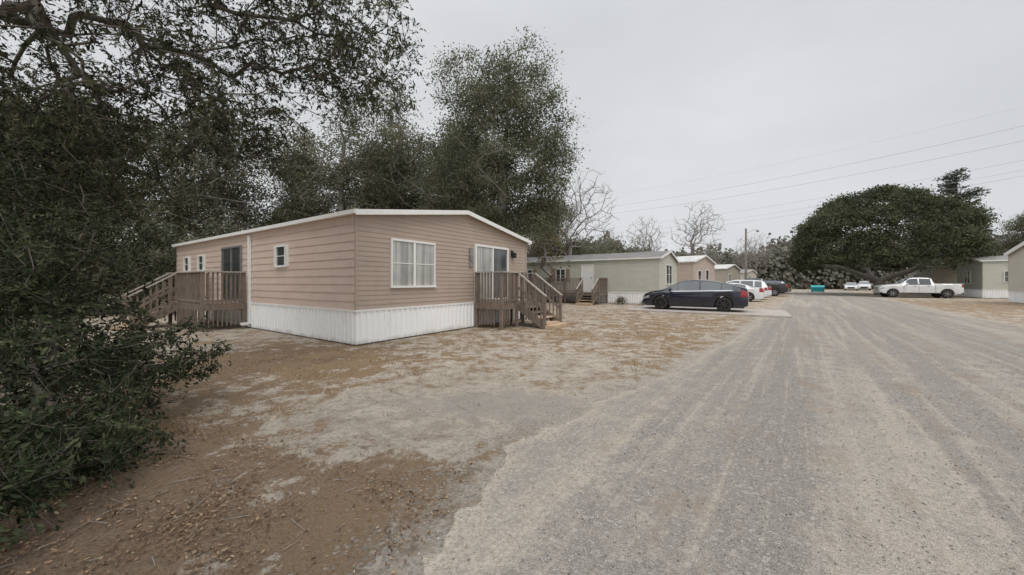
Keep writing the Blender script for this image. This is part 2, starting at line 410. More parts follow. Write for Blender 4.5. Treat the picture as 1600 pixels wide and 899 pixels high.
def rimcol(m, n_f): return m.mix(m.smooth(n_f, .4, .62), (.53, .47, .39), (.33, .288, .24))
def ground_material():
    m = NT('yard_sand_and_litter'); p = m.pos()
    n_big = m.noise(p, .55, 7, .6); n_mid = m.noise(p, 2.2, 12, .74, .5); n_m2 = m.noise(p, 6.5, 9, .72); n_f = m.noise(p, 30, 8, .8); n_ff = m.noise(p, 130, 4, .75)
    lit = m.attr('litter'); rdd = m.attr('roadd'); dk = m.attr('shade'); gz = m.attr('gravel_zone')
    sand = m.mix(m.smooth(n_mid, .38, .62), (.58, .515, .43), (.41, .355, .29))
    sand = m.mix(m.smooth(n_m2, .46, .60, 0, .55), sand, (.28, .233, .187))
    sand = m.mix(m.smooth(n_f, .46, .60, 0, .55), sand, (.23, .188, .15))
    sand = m.mix(m.smooth(n_ff, .53, .64, 0, .5), sand, (.14, .108, .083))
    litter = m.mix(m.smooth(n_f, .38, .6), (.135, .091, .06), (.31, .215, .135))
    litter = m.mix(m.smooth(n_ff, .48, .62, 0, .6), litter, (.46, .34, .22))
    litter = m.mix(m.smooth(m.noise(p, 55, 5, .8), .48, .62, 0, .8), litter, (.066, .044, .032))
    grass = m.mix(m.smooth(n_f, .4, .6), (.40, .28, .155), (.20, .135, .082))
    k = m.math('ADD', m.math('MULTIPLY', n_mid, 1.4), m.math('MULTIPLY', n_big, .5))
    k = m.math('ADD', k, m.math('MULTIPLY', lit, .75)); k = m.math('ADD', k, m.math('MULTIPLY', m.math('SUBTRACT', n_f, .5), .7)); k = m.math('ADD', k, m.math('MULTIPLY', m.math('SUBTRACT', n_m2, .5), .9))
    msk = m.smooth(k, 1.18, 1.30)
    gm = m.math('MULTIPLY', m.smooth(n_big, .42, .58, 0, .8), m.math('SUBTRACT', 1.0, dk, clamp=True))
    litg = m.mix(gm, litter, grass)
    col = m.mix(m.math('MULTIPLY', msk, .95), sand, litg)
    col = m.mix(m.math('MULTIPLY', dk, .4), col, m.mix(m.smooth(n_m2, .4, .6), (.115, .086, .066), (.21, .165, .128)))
    d1, c1, c2 = m.vor(p, 85)
    gr = m.mix(c1, (.25, .235, .212), (.47, .445, .405)); gr = m.mix(m.smooth(d1, .3, .75, 0, .55), gr, (.18, .165, .148)); gr = m.mix(m.smooth(n_m2, .42, .62, 0, .6), gr, (.45, .40, .335))
    gk = m.math('ADD', gz, m.math('ADD', m.math('MULTIPLY', m.math('SUBTRACT', n_mid, .5), 1.2), m.math('MULTIPLY', m.math('SUBTRACT', n_m2, .5), .8)))
    col = m.mix(m.smooth(gk, .35, .75, 0, .7), col, gr)
    rim = m.smooth(m.math('ADD', rdd, m.math('MULTIPLY', m.math('SUBTRACT', n_mid, .5), 2.0)), -.05, .38, .9, 0)
    col = m.mix(m.math('MULTIPLY', rim, m.math('SUBTRACT', 1.0, m.math('MULTIPLY', gz, .3), clamp=True)), col, rimcol(m, n_f))
    d3, c3, c4 = m.vor(p, 60)
    thr = m.math('ADD', c3, m.smooth(m.math('ADD', rdd, m.math('MULTIPLY', m.math('SUBTRACT', n_m2, .5), 1.2)), 0, .8, .5, 0))
    col = m.mix(m.smooth(thr, .98, 1.05, 0, .7), col, m.mix(c4, (.2, .19, .175), (.46, .435, .395)))
    hgt = m.math('ADD', m.math('MULTIPLY', n_f, .6), m.math('MULTIPLY', n_ff, .4)); hgt = m.math('ADD', hgt, m.math('MULTIPLY', n_mid, 1.5))
    m.bsdf(col, .95, bump=hgt, bstr=1.0, bdist=.035, spec=.15)
    return m.m
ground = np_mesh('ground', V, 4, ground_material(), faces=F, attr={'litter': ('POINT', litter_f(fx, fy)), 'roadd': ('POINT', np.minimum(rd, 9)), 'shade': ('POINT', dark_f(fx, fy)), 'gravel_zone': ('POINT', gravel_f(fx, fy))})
tag(ground, 'sandy yard with brown leaf litter', None, None, 'structure')

def road_material():
    m = NT('grey_gravel_road'); p = m.pos()
    d1, c1, _a = m.vor(p, 100); d2, c2, _b = m.vor(p, 42)
    ang = math.atan2(.782, .623)
    pr = m.mapping(p, (1, 1, 1), (0, 0, -ang))
    ps = m.mapping(pr, (.05, 1.0, 1)); ps2 = m.mapping(pr, (.08, 2.8, 1))
    n_tr = m.noise(ps, .9, 6, .62, .3); n_t2 = m.noise(ps2, 2.2, 8, .68, .5); n_b = m.noise(p, .5, 7, .62); n_m = m.noise(p, 3.2, 10, .74); n_f = m.noise(p, 34, 7, .78); n_k = m.noise(p, 1.2, 11, .76, .4)
    g = m.mix(c1, (.245, .227, .203), (.51, .475, .43))
    g = m.mix(m.smooth(d1, .3, .75, 0, .62), g, (.17, .156, .138))
    g = m.mix(m.smooth(c2, .86, .95, 0, .5), g, (.62, .585, .53))
    g = m.mix(m.smooth(c2, .14, .06, 0, .4), g, (.15, .14, .125))
    g = m.mix(m.smooth(n_f, .42, .60, 0, .5), g, (.225, .207, .184))
    g = m.mix(m.smooth(n_b, .35, .7, 0, .4), g, (.31, .286, .255))
    g = m.mix(m.smooth(n_m, .45, .62, 0, .35), g, (.225, .208, .185))
    dust = m.mix(m.smooth(n_f, .38, .62), (.56, .50, .42), (.38, .335, .278))
    dm = m.math('ADD', m.math('MULTIPLY', n_tr, .75), m.math('MULTIPLY', n_m, .45))
    g = m.mix(m.smooth(dm, .57, .72, 0, .62), g, dust)
    dm2 = m.math('ADD', m.math('MULTIPLY', n_t2, .8), m.math('MULTIPLY', n_m, .42))
    g = m.mix(m.smooth(dm2, .60, .72, 0, .6), g, dust)
    g = m.mix(m.smooth(n_k, .56, .68, 0, .4), g, dust)
    brown = m.math('ADD', m.math('MULTIPLY', m.noise(ps, 2.1, 5), .55), m.math('MULTIPLY', m.noise(p, 1.3, 9, .7), .55))
    g = m.mix(m.smooth(brown, .57, .68, 0, .55), g, (.31, .24, .182))
    e = m.math('ADD', m.attr('edge'), m.math('MULTIPLY', m.math('SUBTRACT', n_k, .5), 2.0))
    g = m.mix(m.smooth(e, -.12, .30, .85, 0), g, rimcol(m, n_f))
    g = m.mix(m.smooth(m.math('ADD', m.attr('edge'), m.math('MULTIPLY', m.math('SUBTRACT', n_m, .5), .25)), .0, .12, .85, 0), g, rimcol(m, n_f))
    hgt = m.math('ADD', m.math('MULTIPLY', m.math('SUBTRACT', 1.0, d1), .7), m.math('MULTIPLY', n_m, 1.6)); hgt = m.math('ADD', hgt, m.math('MULTIPLY', n_tr, 2.0))
    m.bsdf(g, .9, bump=hgt, bstr=.8, bdist=.022, spec=.2)
    return m.m
ts = np.concatenate([np.linspace(0, .06, 22), np.linspace(.065, .93, 54), np.linspace(.94, 1, 14)])
n = min(len(LEd), len(REd))
arc = np.arange(n)
nzL = np.interp(arc, arc[::2], RNG.normal(size=len(arc[::2]))) * .035 + .07 * np.sin(arc * .37 + 1) * np.sin(arc * .13)
A = LEd[:n] + nzL[:, None] * np.array([.78, -.62]); B = REd[:n]
RV = (A[:, None, :] * (1 - ts[None, :, None]) + B[:, None, :] * ts[None, :, None])
RV = np.concatenate([RV, np.full(RV.shape[:2] + (1,), .005)], -1)
edge = np.minimum(seg_dist(RV[..., 0], RV[..., 1], A), seg_dist(RV[..., 0], RV[..., 1], B))
m_, k_ = RV.shape[:2]; ii, jj = np.meshgrid(np.arange(m_ - 1), np.arange(k_ - 1), indexing='ij')
F = np.stack([ii * k_ + jj, ii * k_ + jj + 1, (ii + 1) * k_ + jj + 1, (ii + 1) * k_ + jj], -1).reshape(-1, 4)
road = np_mesh('road', RV.reshape(-1, 3), 4, road_material(), faces=F, attr={'edge': ('POINT', np.minimum(edge.ravel(), 9))})
tag(road, 'grey gravel lane with sandy wheel tracks', None, None, 'structure')

TH = math.radians(55.84)
AX = np.array([.5615, .8275]); BX = np.array([-.8275, .5615])

mb = MB(); pc = np.array([9.9, 18.2])
def padpt(a, b): q = pc + AX * a + BX * b; return (q[0], q[1])
c0, c1, c2, c3 = padpt(-1.7, -3.3), padpt(2.4, -3.3), padpt(2.4, 3.6), padpt(-1.7, 3.6)
mb.poly([(*c, .06) for c in (c0, c1, c2, c3)])
for a, b in ((c0, c1), (c1, c2), (c2, c3), (c3, c0)): mb.poly([(*a, -.05), (*b, -.05), (*b, .06), (*a, .06)])
pad = mb.make('driveway', M['concrete']); tag(pad, 'pale concrete parking slab', None, None, 'structure')

# ------------------------------------------------------------------ houses
def wall_frames(W, L):
    return {'front': ((0, 0), (1, 0), (0, -1)), 'left': ((0, 0), (0, 1), (-1, 0)), 'right': ((W, 0), (0, 1), (1, 0)), 'back': ((0, L), (1, 0), (0, 1))}
def siding(mb, F, U, z0, eave, peak, course, gable, mi=0, lap=.018):
    (ox, oy), (dx, dy), (nx, ny) = F
    def P(u, n, z): return (ox + dx * u + nx * n, oy + dy * u + ny * n, z)
    top = peak if gable else eave; z = z0
    def ext(zz):
        if not gable or zz <= eave: return 0, U
        q = (zz - eave) / (peak - eave) * U / 2; return q, U - q
    lev = [z0]
    while z < top - 1e-4: z = min(z + course, top); lev.append(z)
    for a, b in zip(lev[:-1], lev[1:]):
        al, ar = ext(a); bl, br = ext(b)
        mb.poly([P(al, lap, a), P(ar, lap, a), P(br, .002, b), P(bl, .002, b)], mi)
        mb.poly([P(al, -.004, a), P(ar, -.004, a), P(ar, lap, a), P(al, lap, a)], mi)
def ribs(mb, F, u0, u1, z0, z1, pitch=.17, d=.028):
    (ox, oy), (dx, dy), (nx, ny) = F
    def P(u, n, z): return (ox + dx * u + nx * n, oy + dy * u + ny * n, z)
    u = u0
    while u < u1:
        pr = [(u, 0), (u + pitch * .55, 0), (u + pitch * .62, d), (u + pitch * .93, d), (u + pitch, 0)]
        for a, b in zip(pr[:-1], pr[1:]):
            mb.poly([P(min(a[0], u1), a[1], z0), P(min(b[0], u1), b[1], z0), P(min(b[0], u1), b[1], z1), P(min(a[0], u1), a[1], z1)])
        u += pitch
def window(root, F, u0, u1, z0, z1, glass, frame=None, cols=2, hung=True, shutters=None, name='window', shw=.33):
    frame = frame or M['white_trim']
    g = MB(); g.fbox(F, u0 + .03, u1 - .03, .005, .03, z0 + .03, z1 - .03); go = g.make(name, glass, root)
    f = MB(); t = .045
    f.fbox(F, u0, u1, .0, .06, z1 - t, z1 + .01); f.fbox(F, u0 - .02, u1 + .02, .0, .075, z0 - .02, z0 + t - .01)
    f.fbox(F, u0, u0 + t, .002, .056, z0 + t - .01, z1 - t); f.fbox(F, u1 - t, u1, .002, .056, z0 + t - .01, z1 - t)
    wd = (u1 - u0) / cols
    for i in range(1, cols): f.fbox(F, u0 + wd * i - .035, u0 + wd * i + .035, .003, .054, z0 + t - .01, z1 - t)
    if hung:
        for i in range(cols): f.fbox(F, u0 + wd * i + .05, u0 + wd * (i + 1) - .05, .004, .042, (z0 + z1) / 2 - .01, (z0 + z1) / 2 + .01)
    f.make('frame', frame, go)
    if shutters:
        for a, b in ((u0 - .05 - shw, u0 - .03), (u1 + .03, u1 + .05 + shw)):
            s = MB(); s.fbox(F, a, b, .005, .035, z0, z1)
            z = z0 + .05
            while z < z1 - .08: s.fbox(F, a + .03, b - .03, .036, .046, z, z + .035); z += .07
            s.make('shutter', shutters, go)
    return go
def door(root, F, u0, u1, z0, z1, mat, panes=0):
    g = MB(); g.fbox(F, u0 + .04, u1 - .04, .004, .04, z0, z1 - .04); go = g.make('door', mat, root)
    f = MB(); f.fbox(F, u0 - .02, u1 + .02, 0, .06, z1 - .04, z1 + .02); f.fbox(F, u0 - .02, u0 + .04, 0, .058, z0, z1 - .04); f.fbox(F, u1 - .04, u1 + .02, 0, .058, z0, z1 - .04)
    f.make('frame', M['white_trim'], go)
    h = MB(); h.fbox(F, u0 + .1, u0 + .14, .04, .09, z0 + .95, z0 + 1.05); h.make('handle', M['galv'], go)
    return go
def house(label, loc, rot, W, L, eave, peak, floor, side_m, front_m, roof_m, course_s=.2, course_f=.12, group=True, fascia=.13, oh=.12, og=.16, skirt=True):
    root = empty('mobile_home', (*loc, 0), rot, label, 'mobile home', 'mobile homes along the gravel lane' if group else None)
    FR = wall_frames(W, L)
    for k, U in (('left', L), ('right', L)):
        w1 = MB(); siding(w1, FR[k], U, floor, eave, peak, course_s, False, lap=.017); w1.make('side_wall', side_m, root)
    for k, U in (('front', W), ('back', W)):
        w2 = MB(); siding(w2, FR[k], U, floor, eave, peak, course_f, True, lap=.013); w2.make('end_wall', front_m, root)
    for x, y in ((0, 0), (W, 0), (0, L), (W, L)):
        c = MB(); c.box(x - .025, x + .025, y - .025, y + .025, floor - .01, eave); c.make('corner_trim', front_m, root)
    if skirt:
        for k, U in (('front', W), ('left', L), ('right', L), ('back', W)):
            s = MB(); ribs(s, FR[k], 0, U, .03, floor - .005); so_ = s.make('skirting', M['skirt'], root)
            s = MB(); s.fbox(FR[k], -.03, U + .03, -.02, .035 if k in ('front', 'back') else .033, floor - .035, floor + (.012 if k in ('front', 'back') else .010)); s.make('cap_rail', M['white_trim'], so_)
    r = MB(); sl = (peak - eave) / (W / 2); th = .05
    ze = eave - sl * oh
    for sgn in (0, 1):
        x0 = -oh if sgn == 0 else W + oh; xm = W / 2
        top = [(x0, -og, ze + th), (xm, -og, peak + th), (xm, L + og, peak + th), (x0, L + og, ze + th)]
        bot = [(a, b, c_ - th + .004) for a, b, c_ in top]
        r.poly(top); r.poly(bot[::-1]); r.poly([top[0], top[3], bot[3], bot[0]]); r.poly([top[0], top[1], bot[1], bot[0]]); r.poly([top[3], top[2], bot[2], bot[3]])
    ro = r.make('roof', roof_m, root)
    for y0, y1 in ((-og - .03, -og), (L + og, L + og + .03)):
        for x0, x1 in ((-oh, W / 2), (W + oh, W / 2)):
            t = MB()
            za, zb = ze + th + .012, peak + th + .012
            pts = [(x0, za), (x1, zb), (x1, zb - fascia), (x0, za - fascia)]
            t.poly([(a, y0, z) for a, z in pts]); t.poly([(a, y1, z) for a, z in pts])
            t.poly([(x0, y0, za), (x1, y0, zb), (x1, y1, zb), (x0, y1, za)]); t.poly([(x0, y0, za - fascia), (x1, y0, zb - fascia), (x1, y1, zb - fascia), (x0, y1, za - fascia)])
            t.make('fascia', M['white_trim'], ro)
    for a, b in ((-oh - .035, -oh - .002), (W + oh + .002, W + oh + .035)):
        t = MB(); t.box(a, b, -og - .03, L + og + .03, ze - fascia * .25, ze + th + .015); t.make('gutter', M['white_trim'], ro)
    t = MB(); t.poly([(-oh, -og, ze - .02), (.0, -og, ze - .02), (.0, L + og, ze - .02), (-oh, L + og, ze - .02)])
    t.make('soffit', M['white_trim'], ro)
    return root, FR

TAN_S = sidingmat('pinkish_tan_siding', (.64, .505, .43)); TAN_F = sidingmat('tan_vinyl_siding', (.44, .35, .29))  # end-wall tan is the side-wall tan darkened, its shade put into the colour
GREEN = sidingmat('sage_green_siding', (.55, .555, .475)); GREEN2 = sidingmat('grey_green_siding', (.42, .43, .37)); PINK = sidingmat('beige_tan_siding', (.54, .44, .375))  # second green is the sage darkened, painting in a gable's shade beside the sunlit side
OLIVE = sidingmat('beige_olive_siding', (.47, .43, .35)); CREAM = sidingmat('cream_siding', (.60, .58, .51)); GREY = sidingmat('grey_siding', (.36, .36, .34))
R_DARK = roofmat('grey_shingle_roof', (.22, .21, .20), (.13, .128, .124)); R_WHITE = roofmat('white_metal_roof', (.66, .66, .64), (.42, .41, .39)); R_GREY = roofmat('grey_roof', (.34, .33, .31), (.2, .195, .185))

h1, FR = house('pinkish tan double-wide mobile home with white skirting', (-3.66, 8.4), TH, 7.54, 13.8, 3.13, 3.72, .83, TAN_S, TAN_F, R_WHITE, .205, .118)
window(h1, FR['front'], .95, 2.48, 1.37, 2.62, M['curtain'])
SHW = M['white_trim']
for a, b in ((3.4, 4.0), (10.25, 10.85), (12.05, 12.65)): window(h1, FR['left'], a, b, 1.95, 2.57, M['dark_glass'], cols=1, hung=True, shutters=SHW, shw=.1)
d = MB(); d.fbox(FR['front'], 4.35, 6.12, .004, .03, .85, 2.7); dd = d.make('sliding_door', M['dark_glass'], h1)
f = MB(); F_ = FR['front']
f.fbox(F_, 4.27, 6.2, 0, .07, 2.7, 2.77); f.fbox(F_, 4.27, 4.35, 0, .068, .85, 2.7); f.fbox(F_, 6.12, 6.2, 0, .068, .85, 2.7); f.fbox(F_, 5.2, 5.28, .005, .06, .85, 2.7); f.fbox(F_, 4.35, 5.2, .006, .055, .85, .93); f.fbox(F_, 5.28, 6.12, .006, .055, .85, .93)
f.make('frame', M['white_trim'], dd)
f = MB(); f.fbox(F_, 4.36, 5.19, .031, .04, .94, 2.69); f.make('curtain', M['curtain'], dd)
f = MB(); f.fbox(F_, 5.3, 5.75, .031, .04, .94, 2.69); f.make('curtain', M['curtain_grey'], dd)
f = MB(); f.fbox(F_, 6.42, 6.54, 0, .06, 2.5, 2.7); f.fbox(F_, 6.4, 6.56, .06, .18, 2.42, 2.62); f.make('porch_light', M['black'], h1)
f = MB(); f.fbox(F_, 4.0, 4.16, .014, .05, 2.0, 2.62); f.fbox(F_, 4.02, 4.14, .05, .09, 2.2, 2.35); f.make('wall_plaque', M['galv'], h1)
d = MB(); F_ = FR['left']; d.fbox(F_, 6.6, 8.2, .004, .04, .85, 2.68); dd = d.make('sliding_door', M['dark_glass'], h1)
f = MB(); f.fbox(F_, 6.54, 8.26, 0, .07, 2.68, 2.74); f.fbox(F_, 6.54, 6.6, 0, .068, .85, 2.68); f.fbox(F_, 8.2, 8.26, 0, .068, .85, 2.68); f.fbox(F_, 7.37, 7.43, .04, .062, .85, 2.68); f.make('frame', M['galv'], dd)
f = MB(); f.fbox(F_, 5.78, 5.87, .02, .10, .15, 3.0); f.fbox(F_, 5.78, 5.87, .10, .3, .12, .2); f.make('downspout', M['white_trim'], h1)

h2, FR2 = house('pale sage mobile home with long wooden deck', (9.6, 23.4), TH, 6.3, 13.5, 3.1, 3.72, .78, GREEN, GREEN, R_DARK, .18, .14)
TSH = pbr('tan_shutter', (.40, .31, .22))
window(h2, FR2['front'], 2.1, 4.2, 1.35, 2.75, M['dark_glass'], cols=2)
window(h2, FR2['left'], 6.7, 7.5, 1.5, 2.5, M['dark_glass'], shutters=TSH)
door(h2, FR2['left'], 4.5, 5.4, .8, 2.75, M['white_trim']); window(h2, FR2['left'], 9.6, 10.5, 1.5, 2.5, M['dark_glass'], shutters=TSH)

th3 = TH - math.radians(10)
h3, FR3 = house('beige tan mobile home with white trim', (16.7, 33), th3, 6.6, 10, 3.4, 4.1, .75, PINK, PINK, R_WHITE)
window(h3, FR3['front'], 1.2, 2.2, 1.4, 2.6, M['dark_glass'], cols=1); window(h3, FR3['left'], 2, 3, 1.5, 2.5, M['dark_glass'], cols=1); door(h3, FR3['front'], 3.6, 4.5, .78, 2.7, M['dark_glass'])
h4, FR4 = house('beige mobile home with pale metal roof', (25.3, 42.5), th3, 7.2, 11, 3.1, 3.7, .6, OLIVE, OLIVE, R_WHITE)
window(h4, FR4['front'], 1.4, 2.6, 1.4, 2.5, M['dark_glass'], cols=2); window(h4, FR4['left'], 2, 3, 1.5, 2.4, M['dark_glass'], cols=1); window(h4, FR4['left'], 5, 6, 1.5, 2.4, M['dark_glass'], cols=1)
h5, FR5 = house('small cream mobile home with grey roof', (36.0, 55), th3, 7, 11, 3.0, 3.5, .6, CREAM, CREAM, R_GREY)
window(h5, FR5['front'], 1.4, 2.6, 1.4, 2.5, M['dark_glass'], cols=2); window(h5, FR5['left'], 2, 3, 1.5, 2.4, M['dark_glass'], cols=1)
hA, FA = house('grey green mobile home with white skirting', (46.1, 37.1), TH + math.pi, 5.0, 13, 3.45, 3.95, .8, GREEN, GREEN2, R_GREY)
window(hA, FA['front'], 1.6, 2.8, 1.35, 2.6, M['dark_glass'], cols=2); window(hA, FA['right'], 1.2, 1.9, 1.5, 2.5, M['curtain_grey'], cols=1)
hB, FB = house('pale mobile home with white gable trim', (36.6, 26.4), TH + math.pi, 7.0, 13, 3.6, 4.6, .8, CREAM, CREAM, R_WHITE, fascia=.26)
window(hB, FB['front'], 4.2, 5.6, 1.35, 2.6, M['curtain'], cols=2)
hC, FC = house('grey roofed mobile home behind the oak', (52, 47), TH + math.pi, 7.0, 12, 3.3, 4.0, .6, OLIVE, GREY, R_GREY)
window(hC, FC['front'], 2, 3.2, 1.4, 2.5, M['dark_glass'], cols=2)

# ------------------------------------------------------------------ decks
def deck(label, root_loc, F, u0, u1, depth, z, su0, su1, nsteps, rail=1.0, slats=True, name_rot=TH, tread=.27):
    r = empty('wooden_deck', (*root_loc, 0), name_rot, label, 'deck')
    m = MB(); b = u0
    while b < u1 - .01: m.fbox(F, b, min(b + .135, u1), .09, depth, z - .035, z); b += .142
    m.fbox(F, u0, u1, depth - .045, depth - .005, z - .19, z - .037); m.fbox(F, u0, u0 + .04, .09, depth - .05, z - .19, z - .037); m.fbox(F, u1 - .04, u1, .09, depth - .05, z - .19, z - .037)
    m.make('platform', M['wood'], r)
    topz = z + rail
    posts = [(u0 + .05, depth - .05), (u0 + .05, .15), (u1 - .05, .15), (u1 - .05, depth - .05)]
    if su0 - u0 > .3: posts.append((su0 - .05, depth - .05))
    k = u0 + 1.3
    while k < (su0 if su0 > u0 + 1.6 else u1) - .5 and su1 - su0 < (u1 - u0) * .6: posts.append((k, depth - .05)); k += 1.2
    for u, n_ in posts:
        ps = MB(); ps.fbox(F, u - .045, u + .045, n_ - .045, n_ + .045, 0, topz + random.uniform(-.01, .01)); ps.make('post', M['wood'], r)
    (ox, oy), (dx, dy), (nx, ny) = F
    def P(u, n_, zz): return (ox + dx * u + nx * n_, oy + dy * u + ny * n_, zz)
    def run(a, b_):
        rl = MB()
        (ua, na), (ub, nb) = a, b_; Lr = math.hypot(ub - ua, nb - na)
        rl.beam(P(ua, na, topz), P(ub, nb, topz), .10, .038, 1); rl.beam(P(ua, na, z + .1), P(ub, nb, z + .1), .04, .07, 0)
        k = max(2, int(Lr / .11))
        for i in range(k):
            t = (i + .5) / k; uu = ua + (ub - ua) * t; nn_ = na + (nb - na) * t
            rl.beam(P(uu, nn_, .12 if (slats and random.random() < .9) else z + .03), P(uu + random.uniform(-.006, .006), nn_, topz - .02), .036, .036, 0)
        rl.make('railing', [M['wood'], M['wood_grey']], r)
    run((u0 + .03, .1), (u0 + .03, depth - .02)); run((u1 - .03, .1), (u1 - .03, depth - .02))
    if su0 - u0 > .2: run((u0, depth - .02), (su0, depth - .02))
    if u1 - su1 > .2: run((su1, depth - .02), (u1, depth - .02))
    st = MB(); rise = z / nsteps
    for i in range(1, nsteps):
        zz = z - rise * i; n0 = depth + tread * (i - 1)
        st.fbox(F, su0 + .03, su1 - .03, n0, n0 + tread + .02, zz - .04, zz, 1 if i >= nsteps - 2 else 0)
        st.fbox(F, su0 + .05, su1 - .05, n0 + .01, n0 + .03, zz - rise + .003, zz - .043, 1 if i >= nsteps - 1 else 2)
    end = depth + tread * (nsteps - 1)
    for u in (su0 + .015, su1 - .015):
        st.beam(P(u, depth, z - .14), P(u, end, .06), .04, .24, 0)
    st.fbox(F, su0 - .05, su1 + .02, end - .02, end + .3, .005, .12, 1)
    st.make('stairs', [M['wood'], M['wood_new'], M['black']], r)
    for u in (su0 - .01, su1 + .01):
        sr = MB()
        sr.beam(P(u, depth, topz - .02), P(u, end + .05, rise + rail - .12), .09, .036, 1); sr.beam(P(u, depth, z + .5), P(u, end, rise + .42), .03, .08, 0)
        sr.fbox(F, u - .045, u + .045, end - .06, end + .03, 0, rise + rail - .1, 0)
        k = 7
        for i in range(1, k):
            t = i / k; nn_ = depth + (end - depth) * t; zt = (topz - .02) * (1 - t) + (rise + rail - .12) * t
            sr.beam(P(u, nn_, max(.1, z * (1 - t) - .08)), P(u, nn_, zt - .02), .034, .034, 0)
        sr.make('stair_rail', [M['wood'], M['wood_grey']], r)
    return r
deck('weathered brown wooden deck with stairs at tan mobile home', (-3.66, 8.4), FR['front'], 4.18, 6.35, 1.2, .82, 5.15, 6.25, 5, tread=.25)
deck('dark weathered side deck on tan mobile home', (-3.66, 8.4), FR['left'], 5.98, 9.4, 1.25, .82, 8.4, 9.3, 5)
deck('long brown deck with stairs on pale sage mobile home', (9.6, 23.4), FR2['left'], 3.4, 9.6, 1.8, .78, 3.45, 4.5, 5, slats=False)

# ------------------------------------------------------------------ vehicles
def weld(ob):
    bm = bmesh.new(); bm.from_mesh(ob.data); bmesh.ops.remove_doubles(bm, verts=bm.verts, dist=.0008); bmesh.ops.recalc_face_normals(bm, faces=bm.faces); bm.to_mesh(ob.data); bm.free()
def empty_child(name, parent, loc=(0, 0, 0)):
    e = bpy.data.objects.new(name, None); e.empty_display_size = .1; e.location = loc; link(e, parent); return e
def vehicle(label, category, loc, rot, S, paint, name='parked_car', rimm=None, group='vehicles parked in front of the homes'):
    r = empty(name, loc, rot, label, category, group)
    Lh = S['L'] / 2; W = S['W'] / 2; wr = S['wr']; AR = wr + .05
    xs = set(np.round(np.arange(-Lh, Lh + .001, .06), 3).tolist()) | {round(p[0], 3) for p in S['top']} | {round(p[0], 3) for p in S['belt']}
    for a, b in S['side']: xs |= {a, b}
    for xw in S['wheels']:
        for t in np.linspace(0, math.pi, 15): xs.add(round(xw + AR * math.cos(t), 3))
    xs = sorted(x for x in xs if -Lh <= x <= Lh)
    tp = np.array(S['top']); bl = np.array(S['belt'])
    rings = []
    for x in xs:
        t = np.interp(x, tp[:, 0], tp[:, 1]); b = min(np.interp(x, bl[:, 0], bl[:, 1]), t - .01); g = max(0, min(1, (t - b - .05) / .5))
        q = abs(x) / Lh; w_ = W * (1 - .16 * max(0, (q - .72) / .28) ** 2.2)
        z0 = S['clear'] + (.12 * max(0, (q - .9) / .1))
        for xw in S['wheels']:
            if abs(x - xw) < AR: z0 = max(z0, wr + math.sqrt(AR ** 2 - (x - xw) ** 2))
        z0 = min(z0, b - .08)
        zs = lambda k: z0 + (b - z0) * k
        tb = .27 * g * S.get('tumble', 1)
        ring = [(w_ * .965, z0), (w_, zs(.3)), (w_ * .98, zs(.62)), (w_ * .995, zs(.85)), (w_ * .945, b), (w_ * .92, b + (t - b) * .08), (w_ * (.93 - tb), b + (t - b) * .84), (w_ * (.88 - tb), b + (t - b) * .95), (w_ * .45, t - .012 * g - .004), (0, t)]
        rings.append([(x, y, z) for y, z in ring])
    NR = len(rings[0])
    body = MB(); wins = {}; heads = {-1: MB(), 1: MB()}; tails = {-1: MB(), 1: MB()}; trims = {-1: MB(), 1: MB()}
    def side_idx(x):
        for k, (a, b) in enumerate(S['side']):
            if a <= x <= b: return k
        return None
    for sgn in (1, -1):
        for i in range(len(xs) - 1):
            xm = (xs[i] + xs[i + 1]) / 2
            for j in range(NR - 1):
                A_, B_ = rings[i], rings[i + 1]
                pts = [(p[0], p[1] * sgn, p[2]) for p in (A_[j], B_[j], B_[j + 1], A_[j + 1])]
                tgt = body
                if j == 5 and side_idx(xm) is not None: tgt = wins.setdefault(('s', sgn, side_idx(xm)), MB())
                elif j == 4 and S['side'][0][0] < xm < S['side'][-1][1]: tgt = trims[sgn]
                elif j in (7, 8) and S['wind'][0] < xm < S['wind'][1]: tgt = wins.setdefault(('f', 0, 0), MB())
                elif j in (7, 8) and S['rear'][0] < xm < S['rear'][1]: tgt = wins.setdefault(('r', 0, 0), MB())
                elif j == 2 and xm > S['head']: tgt = heads[sgn]
                elif j in S.get('tailj', (2, 3)) and xm < S['tail']: tgt = tails[sgn]
                tgt.poly(pts)
    for ring in (rings[0], rings[-1]):
        full = [p for p in ring] + [(p[0], -p[1], p[2]) for p in ring[::-1][1:]]
        body.poly(full)
    bo = body.make('body', paint, r, smooth=True); weld(bo)
    try: bo.data.set_sharp_from_angle(angle=math.radians(38))
    except Exception: pass
    for k, mbx in wins.items():
        o = mbx.make({'s': 'side_window', 'f': 'windshield', 'r': 'rear_window'}[k[0]], M['car_glass'], r, smooth=True); weld(o)
    for s_ in (1, -1):
        weld(trims[s_].make('window_trim', S.get('trimm', M['black']), r, smooth=True))
        if heads[s_].f: weld(heads[s_].make('headlight', M['lamp_clear'], r, smooth=True))
        if tails[s_].f: weld(tails[s_].make('taillight', M['lamp_red'], r, smooth=True))
    u = MB(); u.box(-Lh * .93, Lh * .93, -W * .74, W * .74, S['clear'] - .02, S['clear'] + .42); u.make('underbody', M['black'], r)
    g = MB(); g.box(Lh - .03, Lh + .012, -W * .5, W * .5, S['clear'] + .18, S['clear'] + .18 + S.get('grille', .25)); g.make('grille', S.get('grillm', M['black']), r)
    if S.get('chromebump'):
        for x0_, x1_ in ((Lh - .02, Lh + .07), (-Lh - .08, -Lh + .02)):
            g = MB(); g.box(x0_, x1_, -W * .9, W * .9, S['clear'] + .02, S['clear'] + .2); g.make('bumper', M['chrome'], r, bevel=.02)
